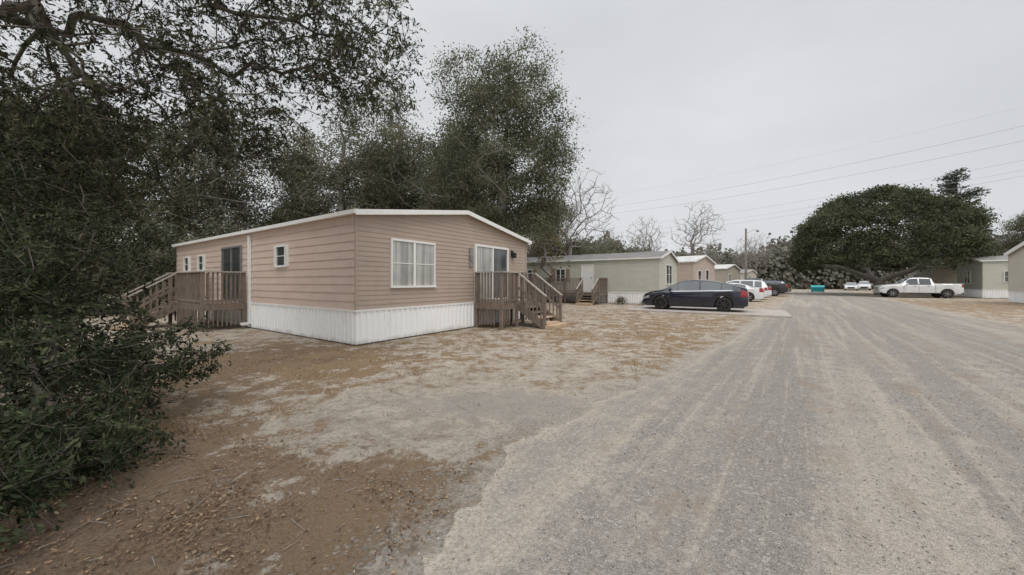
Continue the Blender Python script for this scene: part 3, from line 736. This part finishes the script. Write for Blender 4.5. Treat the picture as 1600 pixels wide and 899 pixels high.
    for sgn in (1, -1):
        mm = MB(); mx0 = S['wind'][1] - .42; bz = np.interp(mx0, bl[:, 0], bl[:, 1])
        mm.box(mx0 - .07, mx0 + .07, sgn * (W - .02) if sgn > 0 else -(W + .17), (W + .17) if sgn > 0 else -(W - .02), bz + .03, bz + .17); mm.make('mirror', paint, r, bevel=.03)
        for hx in S['handles']:
            hb = np.interp(hx, bl[:, 0], bl[:, 1]) - .12
            mm = MB(); y0 = W * .985; mm.box(hx - .09, hx + .09, min(sgn * y0, sgn * (y0 + .035)), max(sgn * y0, sgn * (y0 + .035)), hb, hb + .03); mm.make('door_handle', S.get('handlem', paint), r)
        for sx in S['seams']:
            sm = MB(); bz2 = np.interp(sx, bl[:, 0], bl[:, 1])
            ya, yb = sorted((sgn * W * .98, sgn * (W + .003))); sm.box(sx - .006, sx + .006, ya, yb, S['clear'] + .12, bz2 * .93); sm.make('door_seam', M['black'], r)
        sm = MB(); ya, yb = sorted((sgn * W * .93, sgn * (W + .008))); sm.box(S['wheels'][0] + AR + .03, S['wheels'][1] - AR - .03, ya, yb, S['clear'] - .015, S['clear'] + .07)
        sm.make('side_sill', M['black'], r)
    for xw in S['wheels']:
        for sgn in (1, -1):
            yw = sgn * (W - .125)
            t = MB(); n_ = 28; prof = [(-.11, wr * .66), (-.115, wr * .9), (-.085, wr), (.085, wr), (.115, wr * .9), (.11, wr * .66)]
            wh = empty_child('wheel', r, (xw, yw, wr))
            for i in range(n_):
                a = 2 * math.pi * i / n_
                for yy, rr in prof: t.v.append((math.cos(a) * rr, yy, math.sin(a) * rr))
            k = len(prof)
            for i in range(n_):
                for j in range(k - 1):
                    t.f.append((i * k + j, ((i + 1) % n_) * k + j, ((i + 1) % n_) * k + j + 1, i * k + j + 1)); t.m.append(0)
            t.make('tyre', M['rubber'], wh, smooth=True)
            c = MB(); c.cyl((0, -.02, 0), (0, .02, 0), wr * .62, wr * .62, 20, 1)
            c.cyl((0, sgn * .02, 0), (0, sgn * .105, 0), wr * .13, wr * .1, 12, 0)
            c.cyl((0, sgn * .02, 0), (0, sgn * .1, 0), wr * .67, wr * .67, 24, 0, caps=False)
            for s_ in range(7):
                a = 2 * math.pi * s_ / 7
                for da in (-.09, .09):
                    c.beam((0, sgn * .09, 0), (math.cos(a + da) * wr * .66, sgn * .085, math.sin(a + da) * wr * .66), .022, .03, 0)
            c.make('rim', [rimm or M['rim'], M['black']], wh)
    return r

FAST = dict(L=4.82, W=1.84, wr=.35, clear=.20, wheels=(-1.42, 1.46),
    top=[(-2.41, .62), (-2.39, 1.02), (-2.3, 1.16), (-2.1, 1.22), (-1.75, 1.33), (-1.2, 1.465), (-.6, 1.55), (-.1, 1.575), (.25, 1.56), (.6, 1.475), (1.35, 1.06), (1.6, 1.01), (2.0, .93), (2.25, .82), (2.37, .69), (2.41, .5)],
    belt=[(-2.41, .58), (-2.39, .97), (-2.2, 1.06), (-1.4, 1.01), (0, .96), (1.3, .94), (2.0, .87), (2.25, .77), (2.37, .64), (2.41, .46)],
    side=[(-1.78, -1.35), (-1.3, -.42), (-.34, .62), (.66, .95)], wind=(.55, 1.37), rear=(-2.0, -1.1), head=2.02, tail=-2.12, handles=(-1.0, .0), seams=(-1.15, -.38, .95))
FASTC = dict(FAST); FASTC['trimm'] = M['chrome']
SEDAN = dict(FAST); SEDAN.update(top=[(-2.4, .6), (-2.38, 1.0), (-2.3, 1.06), (-1.75, 1.1), (-1.3, 1.28), (-.8, 1.42), (-.3, 1.45), (.2, 1.43), (.55, 1.35), (1.25, 1.0), (1.6, .95), (2.1, .85), (2.3, .72), (2.41, .5)], rear=(-1.75, -.85), side=[(-1.25, -.5), (-.42, .5)])
SUV = dict(L=4.65, W=1.86, wr=.36, clear=.24, wheels=(-1.38, 1.4),
    top=[(-2.32, .7), (-2.3, 1.15), (-2.15, 1.45), (-1.95, 1.64), (-1.2, 1.7), (0, 1.71), (.3, 1.66), (.6, 1.56), (1.2, 1.14), (1.5, 1.1), (2.0, 1.02), (2.22, .88), (2.32, .6)],
    belt=[(-2.32, .62), (-2.3, 1.05), (-1.4, 1.08), (0, 1.05), (1.2, 1.04), (2.0, .94), (2.22, .8), (2.32, .55)],
    side=[(-1.95, -1.4), (-1.3, -.4), (-.32, .6)], wind=(.5, 1.22), rear=(-2.29, -1.97), head=1.98, tail=-2.1, handles=(-.95, .05), seams=(-1.35, -.36, .9))
TRUCK = dict(L=5.85, W=2.0, wr=.42, clear=.42, wheels=(-1.8, 1.98), tumble=.6,
    top=[(-2.92, .75), (-2.915, 1.36), (-.98, 1.37), (-.93, 1.42), (-.8, 1.84), (-.6, 1.92), (0, 1.95), (.5, 1.94), (.75, 1.87), (1.38, 1.37), (1.6, 1.34), (2.5, 1.25), (2.75, 1.18), (2.88, 1.0), (2.92, .7)],
    belt=[(-2.92, .7), (-2.915, 1.31), (-1, 1.31), (-.9, 1.24), (1.3, 1.24), (2.5, 1.15), (2.75, 1.08), (2.88, .93), (2.92, .62)],
    side=[(-.72, .08), (.18, .98)], wind=(.72, 1.4), rear=(-.96, -.7), head=2.62, tail=-2.72, tailj=(2, 3), handles=(-.5, .4), seams=(-1.0, .13, 1.2), grille=.4, chromebump=True)
TRUCK['grillm'] = M['chrome']; TRUCK['handlem'] = M['chrome']
RB = TH + math.pi / 2
vehicle('dark blue-black fastback car on concrete slab', 'car', (9.55, 18.85, .06), RB, FASTC, M['paint_black'], rimm=M['rim_dark'])
vehicle('white sedan parked behind the dark car', 'car', (17.3, 28.8, 0), RB, SEDAN, M['paint_white'])
vehicle('white compact suv parked beside white sedan', 'car', (20.1, 32.2, 0), RB, SUV, M['paint_white'])
vehicle('white sedan parked beside compact suv', 'car', (22.8, 35.6, 0), RB, SEDAN, M['paint_white'])
vehicle('black pickup truck parked beside the lane', 'pickup truck', (26.6, 39.4, 0), RB, TRUCK, M['paint_darkgrey'], name='pickup_truck')
vehicle('dark blue suv parked beyond the black pickup', 'car', (30.3, 43.4, 0), RB, SUV, M['paint_blue'])
vehicle('beige car parked far down the lane', 'car', (34.3, 48, 0), RB, SEDAN, M['paint_tan'])
wt = vehicle('white crew cab pickup truck beneath the oak tree', 'pickup truck', (39.0, 34.6, 0), RB + .08, TRUCK, M['paint_white'], name='pickup_truck'); wt.scale = (.95, .98, 1.0)
vehicle('white car parked at end of the lane', 'car', (61.5, 65, 0), -.76 - math.pi / 2, SEDAN, M['paint_white'])
vehicle('white suv parked at end of the lane', 'car', (64.8, 66, 0), -.76 - math.pi / 2, SUV, M['paint_white'])

mb = MB(); mb.box(-1, 1, -.75, .75, .12, 1.0)
mb.poly([(-1.03, -.78, 1.0), (1.03, -.78, 1.0), (1.03, .78, 1.35), (-1.03, .78, 1.35)])
mb.poly([(-1, -.75, 1), (-1, .75, 1), (-1, .75, 1.34)]); mb.poly([(1, -.75, 1), (1, .75, 1), (1, .75, 1.34)]); mb.poly([(-1, .75, 1), (1, .75, 1), (1, .75, 1.34), (-1, .75, 1.34)])
for x in (-.8, -.3, .3, .8): mb.box(x - .04, x + .04, -.82, -.752, .14, .98)
r = empty('dumpster', (45.2, 53, 0), -.7, 'teal blue metal dumpster at end of lane', 'dumpster'); r.scale = (.75, .75, .75); mb.make('bin', M['teal'], r)
for x in (-.8, .8):
    for y in (-.6, .6):
        mb = MB(); mb.cyl((x - .04, y, .06), (x + .04, y, .06), .06, .06, 10); mb.make('wheel', M['rubber'], r)

r = empty('utility_pole', (31.0, 47.5, 0), 0, 'wooden utility pole with street lamp arm', 'utility pole')
mb = MB(); mb.cyl((0, 0, 0), (0, 0, 8.6), .16, .11, 10); mb.make('post', M['bark_pale'], r, smooth=False)
mb = MB(); mb.cyl((0, 0, 7.9), (.7, -.3, 8.35), .03, .03, 6); mb.cyl((.7, -.3, 8.35), (1.15, -.5, 8.35), .03, .03, 6); mb.make('arm', M['galv'], r)
mb = MB(); mb.cyl((1.2, -.52, 8.38), (1.2, -.52, 8.2), .1, .2, 12); mb.cyl((1.2, -.52, 8.2), (1.2, -.52, 8.05), .16, .1, 12); mb.make('lamp_head', M['galv'], r)

def wire(p0, p1, sag, rad=.02):
    p0 = np.array(p0, float); p1 = np.array(p1, float); k = 40; t = np.linspace(0, 1, k + 1)[:, None]
    P = p0 * (1 - t) + p1 * t; P[:, 2] -= (4 * sag * t * (1 - t))[:, 0]
    V, F = tubes(P[:-1], P[1:], np.full(k, rad), np.full(k, rad), 4)
    o = np_mesh('power_line', V, 4, M['wire'], faces=F); tag(o, 'thin grey overhead power line', 'power line', 'overhead power lines')
for z0, z1, rr in ((22.8, 22.6, .008), (20.5, 19.7, .018), (18.7, 18.1, .018), (16.4, 14.5, .014), (15.2, 13.2, .014), (14.5, 12.2, .014)):
    wire((63, 42, z0), (15.5, 92, z1), 1.2, rr)

# ------------------------------------------------------------------ vegetation
rng = np.random.default_rng(5)
blobs = [((-7.0, 5.0, 6.3), (2.8, 2.3, 1.9), 14), ((-4.4, 5.4, 6.1), (2.3, 1.8, 1.5), 11), ((-2.7, 5.6, 5.35), (1.25, 1.1, .85), 4.6), ((-4.7, 5.5, 4.4), (1.8, 1.3, .85), 6.0),
         ((-6.6, 5.1, 3.8), (1.5, 1.4, 1.6), 9), ((-3.8, 5.3, 3.7), (.8, .7, .6), 1.8), ((-2.3, 5.5, 4.6), (.9, .9, .5), 1.8), ((-5.6, 5.0, 3.5), (1.0, .9, .7), 2.6)]
at = sample_blobs(blobs, 1350, rng, .5)
make_tree('oak_tree', 'overhanging live oak with small dark leaves', (0, 0, 0), [(-11.2, 5.2, 0), (-11.1, 5.2, 1.5), (-10.9, 5.2, 3), (-10.4, 5.2, 4.3), (-9.6, 5.2, 5.2), (-8.6, 5.3, 5.9), (-7.6, 5.3, 6.2)], at, M['bark'], M['leaf_near'], rng,
          leaves=8, lsize=.058, aspect=.36, tip=.005, step=.3, shape=HEX, twigs=6, twiglen=.3, droop=.5, trunk_r=.12, jitter=.2, start=5)
blobs = [((-6.3, 4.3, 2.4), (1.3, 1.2, 1.4), 6), ((-5.0, 3.8, 1.5), (.9, 1.0, 1.15), 5), ((-4.45, 4.2, .66), (1.3, .7, .42), 2.6), ((-3.9, 3.1, .65), (.8, .7, .55), 2.2), ((-3.3, 2.45, .35), (.6, .45, .36), 1.4), ((-2.95, 1.95, .25), (.45, .3, .28), .8), ((-5.2, 3.2, .9), (1.3, 1.2, .9), 4), ((-3.5, 2.9, .25), (.6, .5, .22), 1.0)]
at = sample_blobs(blobs, 920, rng, .42, .04)
make_tree('holly_bush', 'dense dark green evergreen bush over leaf litter', (0, 0, 0), [(-4.9, 3.8, 0), (-4.9, 3.8, .4), (-4.95, 3.85, .8), (-5.0, 3.9, 1.3)], at, M['bark'], M['leaf_bush'], rng,
          leaves=10, lsize=.043, aspect=.42, tip=.004, step=.22, shape=HEX, twigs=7, twiglen=.2, droop=.1, trunk_r=.09, category='bush', jitter=.2)

blobs = [((0, 0, 8.0), (3.8, 3.6, 3.6), 14), ((-1.2, 0, 11.2), (2.9, 2.7, 2.7), 6.5), ((.9, 0, 12.2), (2.5, 2.2, 2.4), 5), ((2.6, 0, 8.8), (1.8, 1.8, 2.6), 4), ((-3.2, 0, 6.8), (2.0, 2.0, 2.4), 3), ((2.2, .3, 5.4), (1.8, 1.7, 1.3), 2.5), ((0, -.5, 4.6), (3.0, 2.0, 1.5), 4)]
at = sample_blobs(blobs, 560, rng, .48, 3.0)
tt = make_tree('oak_tree', 'tall grey green oak standing behind tan home', (-.6, 20.5, 0), [(0, 0, 0), (.1, 0, 1.5), (0, .1, 3), (-.1, 0, 4.5), (.1, 0, 6.2), (0, 0, 8)], at, M['bark_pale'], M['leaf_oak'], rng,
          leaves=150, rc=.34, lsize=.125, aspect=.5, tip=.018, step=.7, trunk_r=.38)
tt.scale = (1.0, 1.0, 1.03)
blobs = [((0, 0, 8.0), (3.6, 3.4, 3.4), 10), ((-1.6, .5, 10.4), (2.2, 2.2, 2), 4), ((2.0, -.5, 10.0), (2.2, 2.2, 2.2), 4), ((0, 0, 5.2), (3.6, 3, 1.8), 5), ((3, 0, 6.5), (1.8, 1.8, 1.6), 2), ((-3.2, 0, 6.8), (1.8, 1.8, 1.6), 2)]
at = sample_blobs(blobs, 330, rng, .5, 2.6)
GB = 'woodland trees behind the homes'
b1 = make_tree('background_oak', 'leafy grey green oak in woodland edge', (-6.0, 25.0, 0), [(0, 0, 0), (.2, 0, 2), (0, .2, 4), (.1, 0, 6), (0, 0, 8)], at, M['bark_pale'], M['leaf_far'], rng,
               leaves=100, rc=.38, lsize=.165, aspect=.5, tip=.02, step=.8, trunk_r=.26, group=GB)
blobs = [((0, 0, 9.0), (2.6, 2.6, 3.6), 10), ((.6, .5, 12.4), (1.6, 1.6, 2), 4), ((-1.6, 0, 6.2), (2, 2, 1.6), 3), ((1.6, 0, 7), (1.8, 1.8, 1.6), 3)]
at = sample_blobs(blobs, 280, rng, .6, 3.5)
b2 = make_tree('background_oak', 'sparse tall oak in woodland edge', (-11.5, 24, 0), [(0, 0, 0), (.1, 0, 2), (-.2, .2, 4), (.1, 0, 6), (0, 0, 8.5), (.2, .2, 11)], at, M['bark_pale'], M['leaf_far'], rng,
               leaves=50, rc=.36, lsize=.155, aspect=.5, tip=.02, step=.8, trunk_r=.22, group=GB)
for s, x, y, rt, sc in ((b1, -16, 27, 2.1, 1.0), (b2, -3.6, 27.5, 1.2, 1.0), (b1, -22, 24, 3.4, 1.05), (b1, -27, 20, .7, 1.0), (b2, -18.5, 22.5, 4.0, .9), (b1, 3.5, 35, 4.4, .8), (b1, -33, 26, 2.9, 1.2), (b1, -11.5, 31, 5.2, 1.1), (b1, -24, 12.5, 1.0, .9), (b2, -8.5, 28, 2.5, 1.15),
                        (b1, -30, 14, 5.5, 1.0), (b1, -4, 34, 3.3, 1.1), (b1, 76, 52, 1.3, 1.0), (b1, 84, 50, 3.3, 1.1), (b1, 70, 58, 5.0, .85)):
    copy_thing(s, (x, y, 0), rt, sc)
blobs = [((0, 0, 1.4), (2.2, 1.6, 1.5), 5), ((1.2, .3, 2.4), (1.2, 1.1, 1.1), 2), ((-1.3, 0, 2.0), (1.2, 1, 1.1), 2)]
at = sample_blobs(blobs, 170, rng, .5, .1)
u1 = make_tree('wild_shrub', 'tangled evergreen shrub at woodland edge', (-17, 17, 0), [(0, 0, 0), (0, 0, .5), (0, 0, 1.2)], at, M['bark'], M['leaf_far'], rng, leaves=75, rc=.35, lsize=.15, aspect=.5, tip=.012, step=.5, category='shrub', group='woodland shrubs')
for x, y, rt, sc in ((-20, 14.5, 1, 1.1), (-23, 18, 2, 1.4), (-14.5, 21, 3, 1.4), (-19, 21, 4, 1.5), (-9, 22.5, 5, 1.4), (-4, 23.5, 0, 1.3), (-18, 10.5, 2.5, 1.1), (-22, 9, 3.5, 1.3), (-26, 14, 4.4, 1.5), (4.5, 37, 5.5, 1.6), (9, 42, 1.5, 1.9), (16, 50, 3.5, 1.9)):
    copy_thing(u1, (x, y, 0), rt, sc)

ang = unit(rng.normal(size=(3200, 3))); ang = ang[ang[:, 2] > -.3][:1250]
rad = (.88 + .12 * rng.random((len(ang), 1)))
lob = 1 + .03 * np.sin(ang[:, 0:1] * 7 + 1) * np.cos(ang[:, 1:2] * 6) + .03 * np.sin(ang[:, 2:3] * 11 + ang[:, 0:1] * 5)
at = np.array([0, 0, 4.8]) + ang * rad * lob * np.array([7.9, 7.9, 7.4])
low = 3.4 + .5 * np.sin(at[:, 0] * .9) * np.cos(at[:, 1] * .8) + rng.random(len(at)) * .8 - .7 * (at[:, 0] > 3); at[:, 2] = np.maximum(at[:, 2], low)
make_tree('round_oak', 'broad dome-shaped evergreen oak beside the lane', (42.4, 41.5, 0), [(0, 0, 0), (.1, 0, .6), (.1, 0, 1.2), (.1, .1, 1.6)], at, M['bark_pale'], M['leaf_round'], rng,
          leaves=80, rc=.38, lsize=.22, aspect=.55, tip=.016, step=1.0, trunk_r=.42, flat=.6, start=3)
cn = empty('cedar_tree', (62.5, 50.5, 0), 0, 'dark ragged conifer rising above the oak', 'tree')
mb = MB(); mb.cyl((0, 0, 0), (.2, 0, 17.4), .28, .03, 8); mb.make('trunk', M['bark'], cn)
C = []; U = []; P0 = []; P1 = []
for k in range(100):
    z = 6 + 11.2 * (k / 100); ln = (1 - k / 100) ** .6 * 4.0 * rng.uniform(.35, 1.2) + .45; a = rng.uniform(0, 6.28); d = np.array([math.cos(a), math.sin(a), .3])
    P0.append((.1, 0, z)); P1.append(np.array((.1, 0, z)) + d * ln)
    q = int(75 * ln / 2) + 20; t = rng.random((q, 1)) ** .7
    C.append(np.array((.1, 0, z)) + d * ln * t + rng.normal(size=(q, 3)) * np.array([.3, .3, .18]) * (1.1 - t * .4)); U.append(d + rng.normal(size=(q, 3)) * .6)
C = np.concatenate(C); U = np.concatenate(U); L = .3 * (.6 + .8 * rng.random(len(C)))
np_mesh('crown', leaf_verts(C, U, L, L * .35, DIA, .5, rng), 4, M['leaf_conifer'], cn, attr={'tint': ('FACE', rng.random(len(C)))})
V, F = tubes(np.array(P0), np.array(P1), np.full(100, .04), np.full(100, .01), 4); np_mesh('branches', V, 4, M['bark'], cn, faces=F)

def bare(label, loc, hgt, spread, n_, seed, leafm=None, leaves=0, tip=.014):
    g = np.random.default_rng(seed)
    at = sample_blobs([((0, 0, hgt * .66), (spread, spread, hgt * .34))], n_, g, .6, hgt * .25)
    tr = [(0, 0, 0)] + [(g.normal() * .08 * k, g.normal() * .08 * k, hgt * .1 * k) for k in range(1, 6)]
    return make_tree('bare_tree', label, loc, tr, at, M['bark_pale'], leafm, g, leaves=leaves, rc=.3, lsize=.13, aspect=.5, tip=tip, step=.55, trunk_r=.017 * hgt, group='leafless winter trees', jitter=.2, twigs=2, twiglen=.5, droop=-.4)
bare('bare winter tree with pale spreading branches', (5.2, 31.5, 0), 11.5, 4.4, 520, 3, tip=.016)
bare('small tree with thin yellow green leaves', (2.4, 26.0, 0), 6.4, 1.9, 150, 4, M['leaf_yellow'], 6)
t1 = bare('slender leafless winter tree', (19.5, 52, 0), 11.5, 3.2, 330, 8, tip=.018)
copy_thing(t1, (28.0, 54, 0), 2.0, 1.22); copy_thing(t1, (22, 60, 0), 4.0, .9); copy_thing(t1, (40.5, 62, 0), 1.1, .85); copy_thing(t1, (45, 66, 0), 3.1, .95); copy_thing(t1, (36, 64, 0), 5.0, .8); copy_thing(t1, (14, 50, 0), .5, .8)

N = 90000; g = np.random.default_rng(21)
X = g.uniform(-40, 175, N)
top = 8.6 + 1.6 * np.sin(X * .11) + 1.1 * np.sin(X * .31 + 1) + .9 * np.sin(X * .83 + 2) + .5 * np.sin(X * 1.9) + np.clip((X - 60) * .06, 0, 5)
Yc = 84 - .12 * X + g.uniform(-3, 8, N)
Z = top * g.random(N) ** .85 * (1 + .06 * g.normal(size=N))
C = np.stack([X, Yc, np.abs(Z)], -1); L = .75 * (.5 + g.random(N))
nn = g.normal(size=(N, 3)) * np.array([.35, .35, .5]) + np.array([0, -1, .5])
Ud = unit(np.cross(nn, g.normal(size=(N, 3)))); Vd = unit(np.cross(nn, Ud))
VV = (C[:, None, :] + Ud[:, None, :] * DIA[None, :, 0:1] * L[:, None, None] * .5 + Vd[:, None, :] * DIA[None, :, 1:2] * L[:, None, None] * .4).reshape(-1, 3)
far = np_mesh('far_woodland', VV, 4, leafmat('leaf_haze', (.125, .122, .098), (.16, .156, .126), (.20, .19, .158), .15), attr={'tint': ('FACE', np.clip(.5 + .25 * np.sin(X * .35) + g.normal(size=N) * .14, 0, 1))})  # distance haze is put into the paler leaf colours
tag(far, 'hazy distant winter woodland', 'woodland', None, 'stuff')
sh = make_tree('garden_shrub', 'low scrubby shrub beside pale sage mobile home', (7.3, 23.8, 0), [(0, 0, 0), (0, 0, .2)], sample_blobs([((0, 0, .25), (.45, .35, .22))], 36, rng, .5, .05), M['bark'], M['leaf_far'], rng, leaves=24, rc=.1, lsize=.07, tip=.006, step=.2, category='shrub', group='garden shrubs')
copy_thing(sh, (8.5, 23.0, 0), 2, .8)

# ------------------------------------------------------------------ litter, pebbles, grass
def left_x(Y): return np.interp(Y, LEd[:, 1], LEd[:, 0])
N = 300000; X = rng.uniform(-7, 5, N); Y = 1.3 + 9.5 * rng.random(N) ** 1.6
lf = litter_f(X, Y); patch = np.clip(.4 + .75 * np.sin(X * 3.1 + np.sin(Y * 2.3) * 2) * np.sin(Y * 2.7 + np.cos(X * 1.9) * 2) + .5 * np.sin(X * 9 + Y * 5) * np.sin(Y * 8 - X * 3), 0, 1.4)
keep = (X < left_x(Y) - .12) & (rng.random(N) < np.clip((lf - .28) * 1.1, .015, .65) * (.08 + patch))
X, Y = X[keep], Y[keep]; n_ = len(X)
C = np.stack([X, Y, .008 + .014 * rng.random(n_)], -1); U = rng.normal(size=(n_, 3)) * np.array([1, 1, .2]); L = .024 * (.4 + 1.1 * rng.random(n_))
o = np_mesh('leaf_litter', leaf_verts(C, U, L, L * .42, HEX, 1.6, rng), 6, M['leaf_litter'], attr={'tint': ('FACE', np.clip(rng.beta(1.4, 2.2, n_), 0, 1))}); tag(o, 'fallen brown oak leaves on sand', 'leaf litter', None, 'stuff')
N = 20000; Y = .9 + 7 * rng.random(N) ** 1.6; X = left_x(Y) - .35 + (rng.random(N)) * 9
s = .003 + .007 * rng.random(N) ** 2
d = unit(np.array([[1, 1, 1], [-1, -1, 1], [-1, 1, -1], [1, -1, -1]], float))
J = (d[None] + rng.normal(size=(N, 4, 3)) * .3) * s[:, None, None] * np.array([1, 1, .7]); V = np.stack([X, Y, .006 + s * .3], -1)[:, None, :] + J
F = (np.arange(N)[:, None, None] * 4 + np.array([[0, 1, 2], [0, 1, 3], [0, 2, 3], [1, 2, 3]])[None]).reshape(-1, 3)
o = np_mesh('gravel', V.reshape(-1, 3), 3, leafmat('pebble', (.22, .206, .187), (.39, .367, .332), (.6, .565, .51), 0.0), faces=F, attr={'tint': ('FACE', np.repeat(rng.random(N), 4))}); tag(o, 'loose grey gravel on the lane', 'gravel', None, 'stuff')
N = 260; X = rng.uniform(-4.5, -.3, N); Y = rng.uniform(1.6, 5, N); a = rng.random(N) * 6.28; ln = .05 + .2 * rng.random(N) ** 2
P0 = np.stack([X, Y, np.full(N, .012)], -1); P1 = P0 + np.stack([np.cos(a) * ln, np.sin(a) * ln, .015 * rng.random(N)], -1)
k = X < left_x(Y) - .15; V, F = tubes(P0[k], P1[k], np.full(k.sum(), .0028), np.full(k.sum(), .0015), 4)
o = np_mesh('fallen_twigs', V, 4, M['bark_pale'], faces=F); tag(o, 'small fallen twigs among leaf litter', 'twigs', None, 'stuff')
N = 60000; X = rng.uniform(-6, 12, N); Y = 3.5 + 16 * rng.random(N) ** 1.2
pt = np.sin(X * 1.7 + np.sin(Y * 1.1) * 2) * np.sin(Y * 1.9 + np.cos(X * .9) * 2) + .5 * np.sin(X * 5 + Y * 2) * np.sin(Y * 4.4 - X)
keep = (X < left_x(Y) - .3) & (pt > .25) & (litter_f(X, Y) > .26); X, Y = X[keep], Y[keep]; n_ = len(X)
hh = .03 + .045 * rng.random(n_); a = rng.random(n_) * 6.28; ln = rng.normal(size=(n_, 2)) * .025
B0 = np.stack([X, Y, np.zeros(n_)], -1); dx = np.stack([np.cos(a), np.sin(a), np.zeros(n_)], -1) * .004
T = B0 + np.stack([ln[:, 0], ln[:, 1], hh], -1)
V = np.stack([B0 - dx, B0 + dx, T], 1).reshape(-1, 3)
o = np_mesh('dry_grass', V, 3, leafmat('dry_grass_blades', (.19, .125, .065), (.35, .24, .13), (.48, .37, .22), .2), attr={'tint': ('FACE', rng.random(n_))}); tag(o, 'short dry winter grass in the yard', 'grass', None, 'stuff')
print('faces', sum(len(o.data.polygons) for o in bpy.data.objects if o.type == 'MESH'))
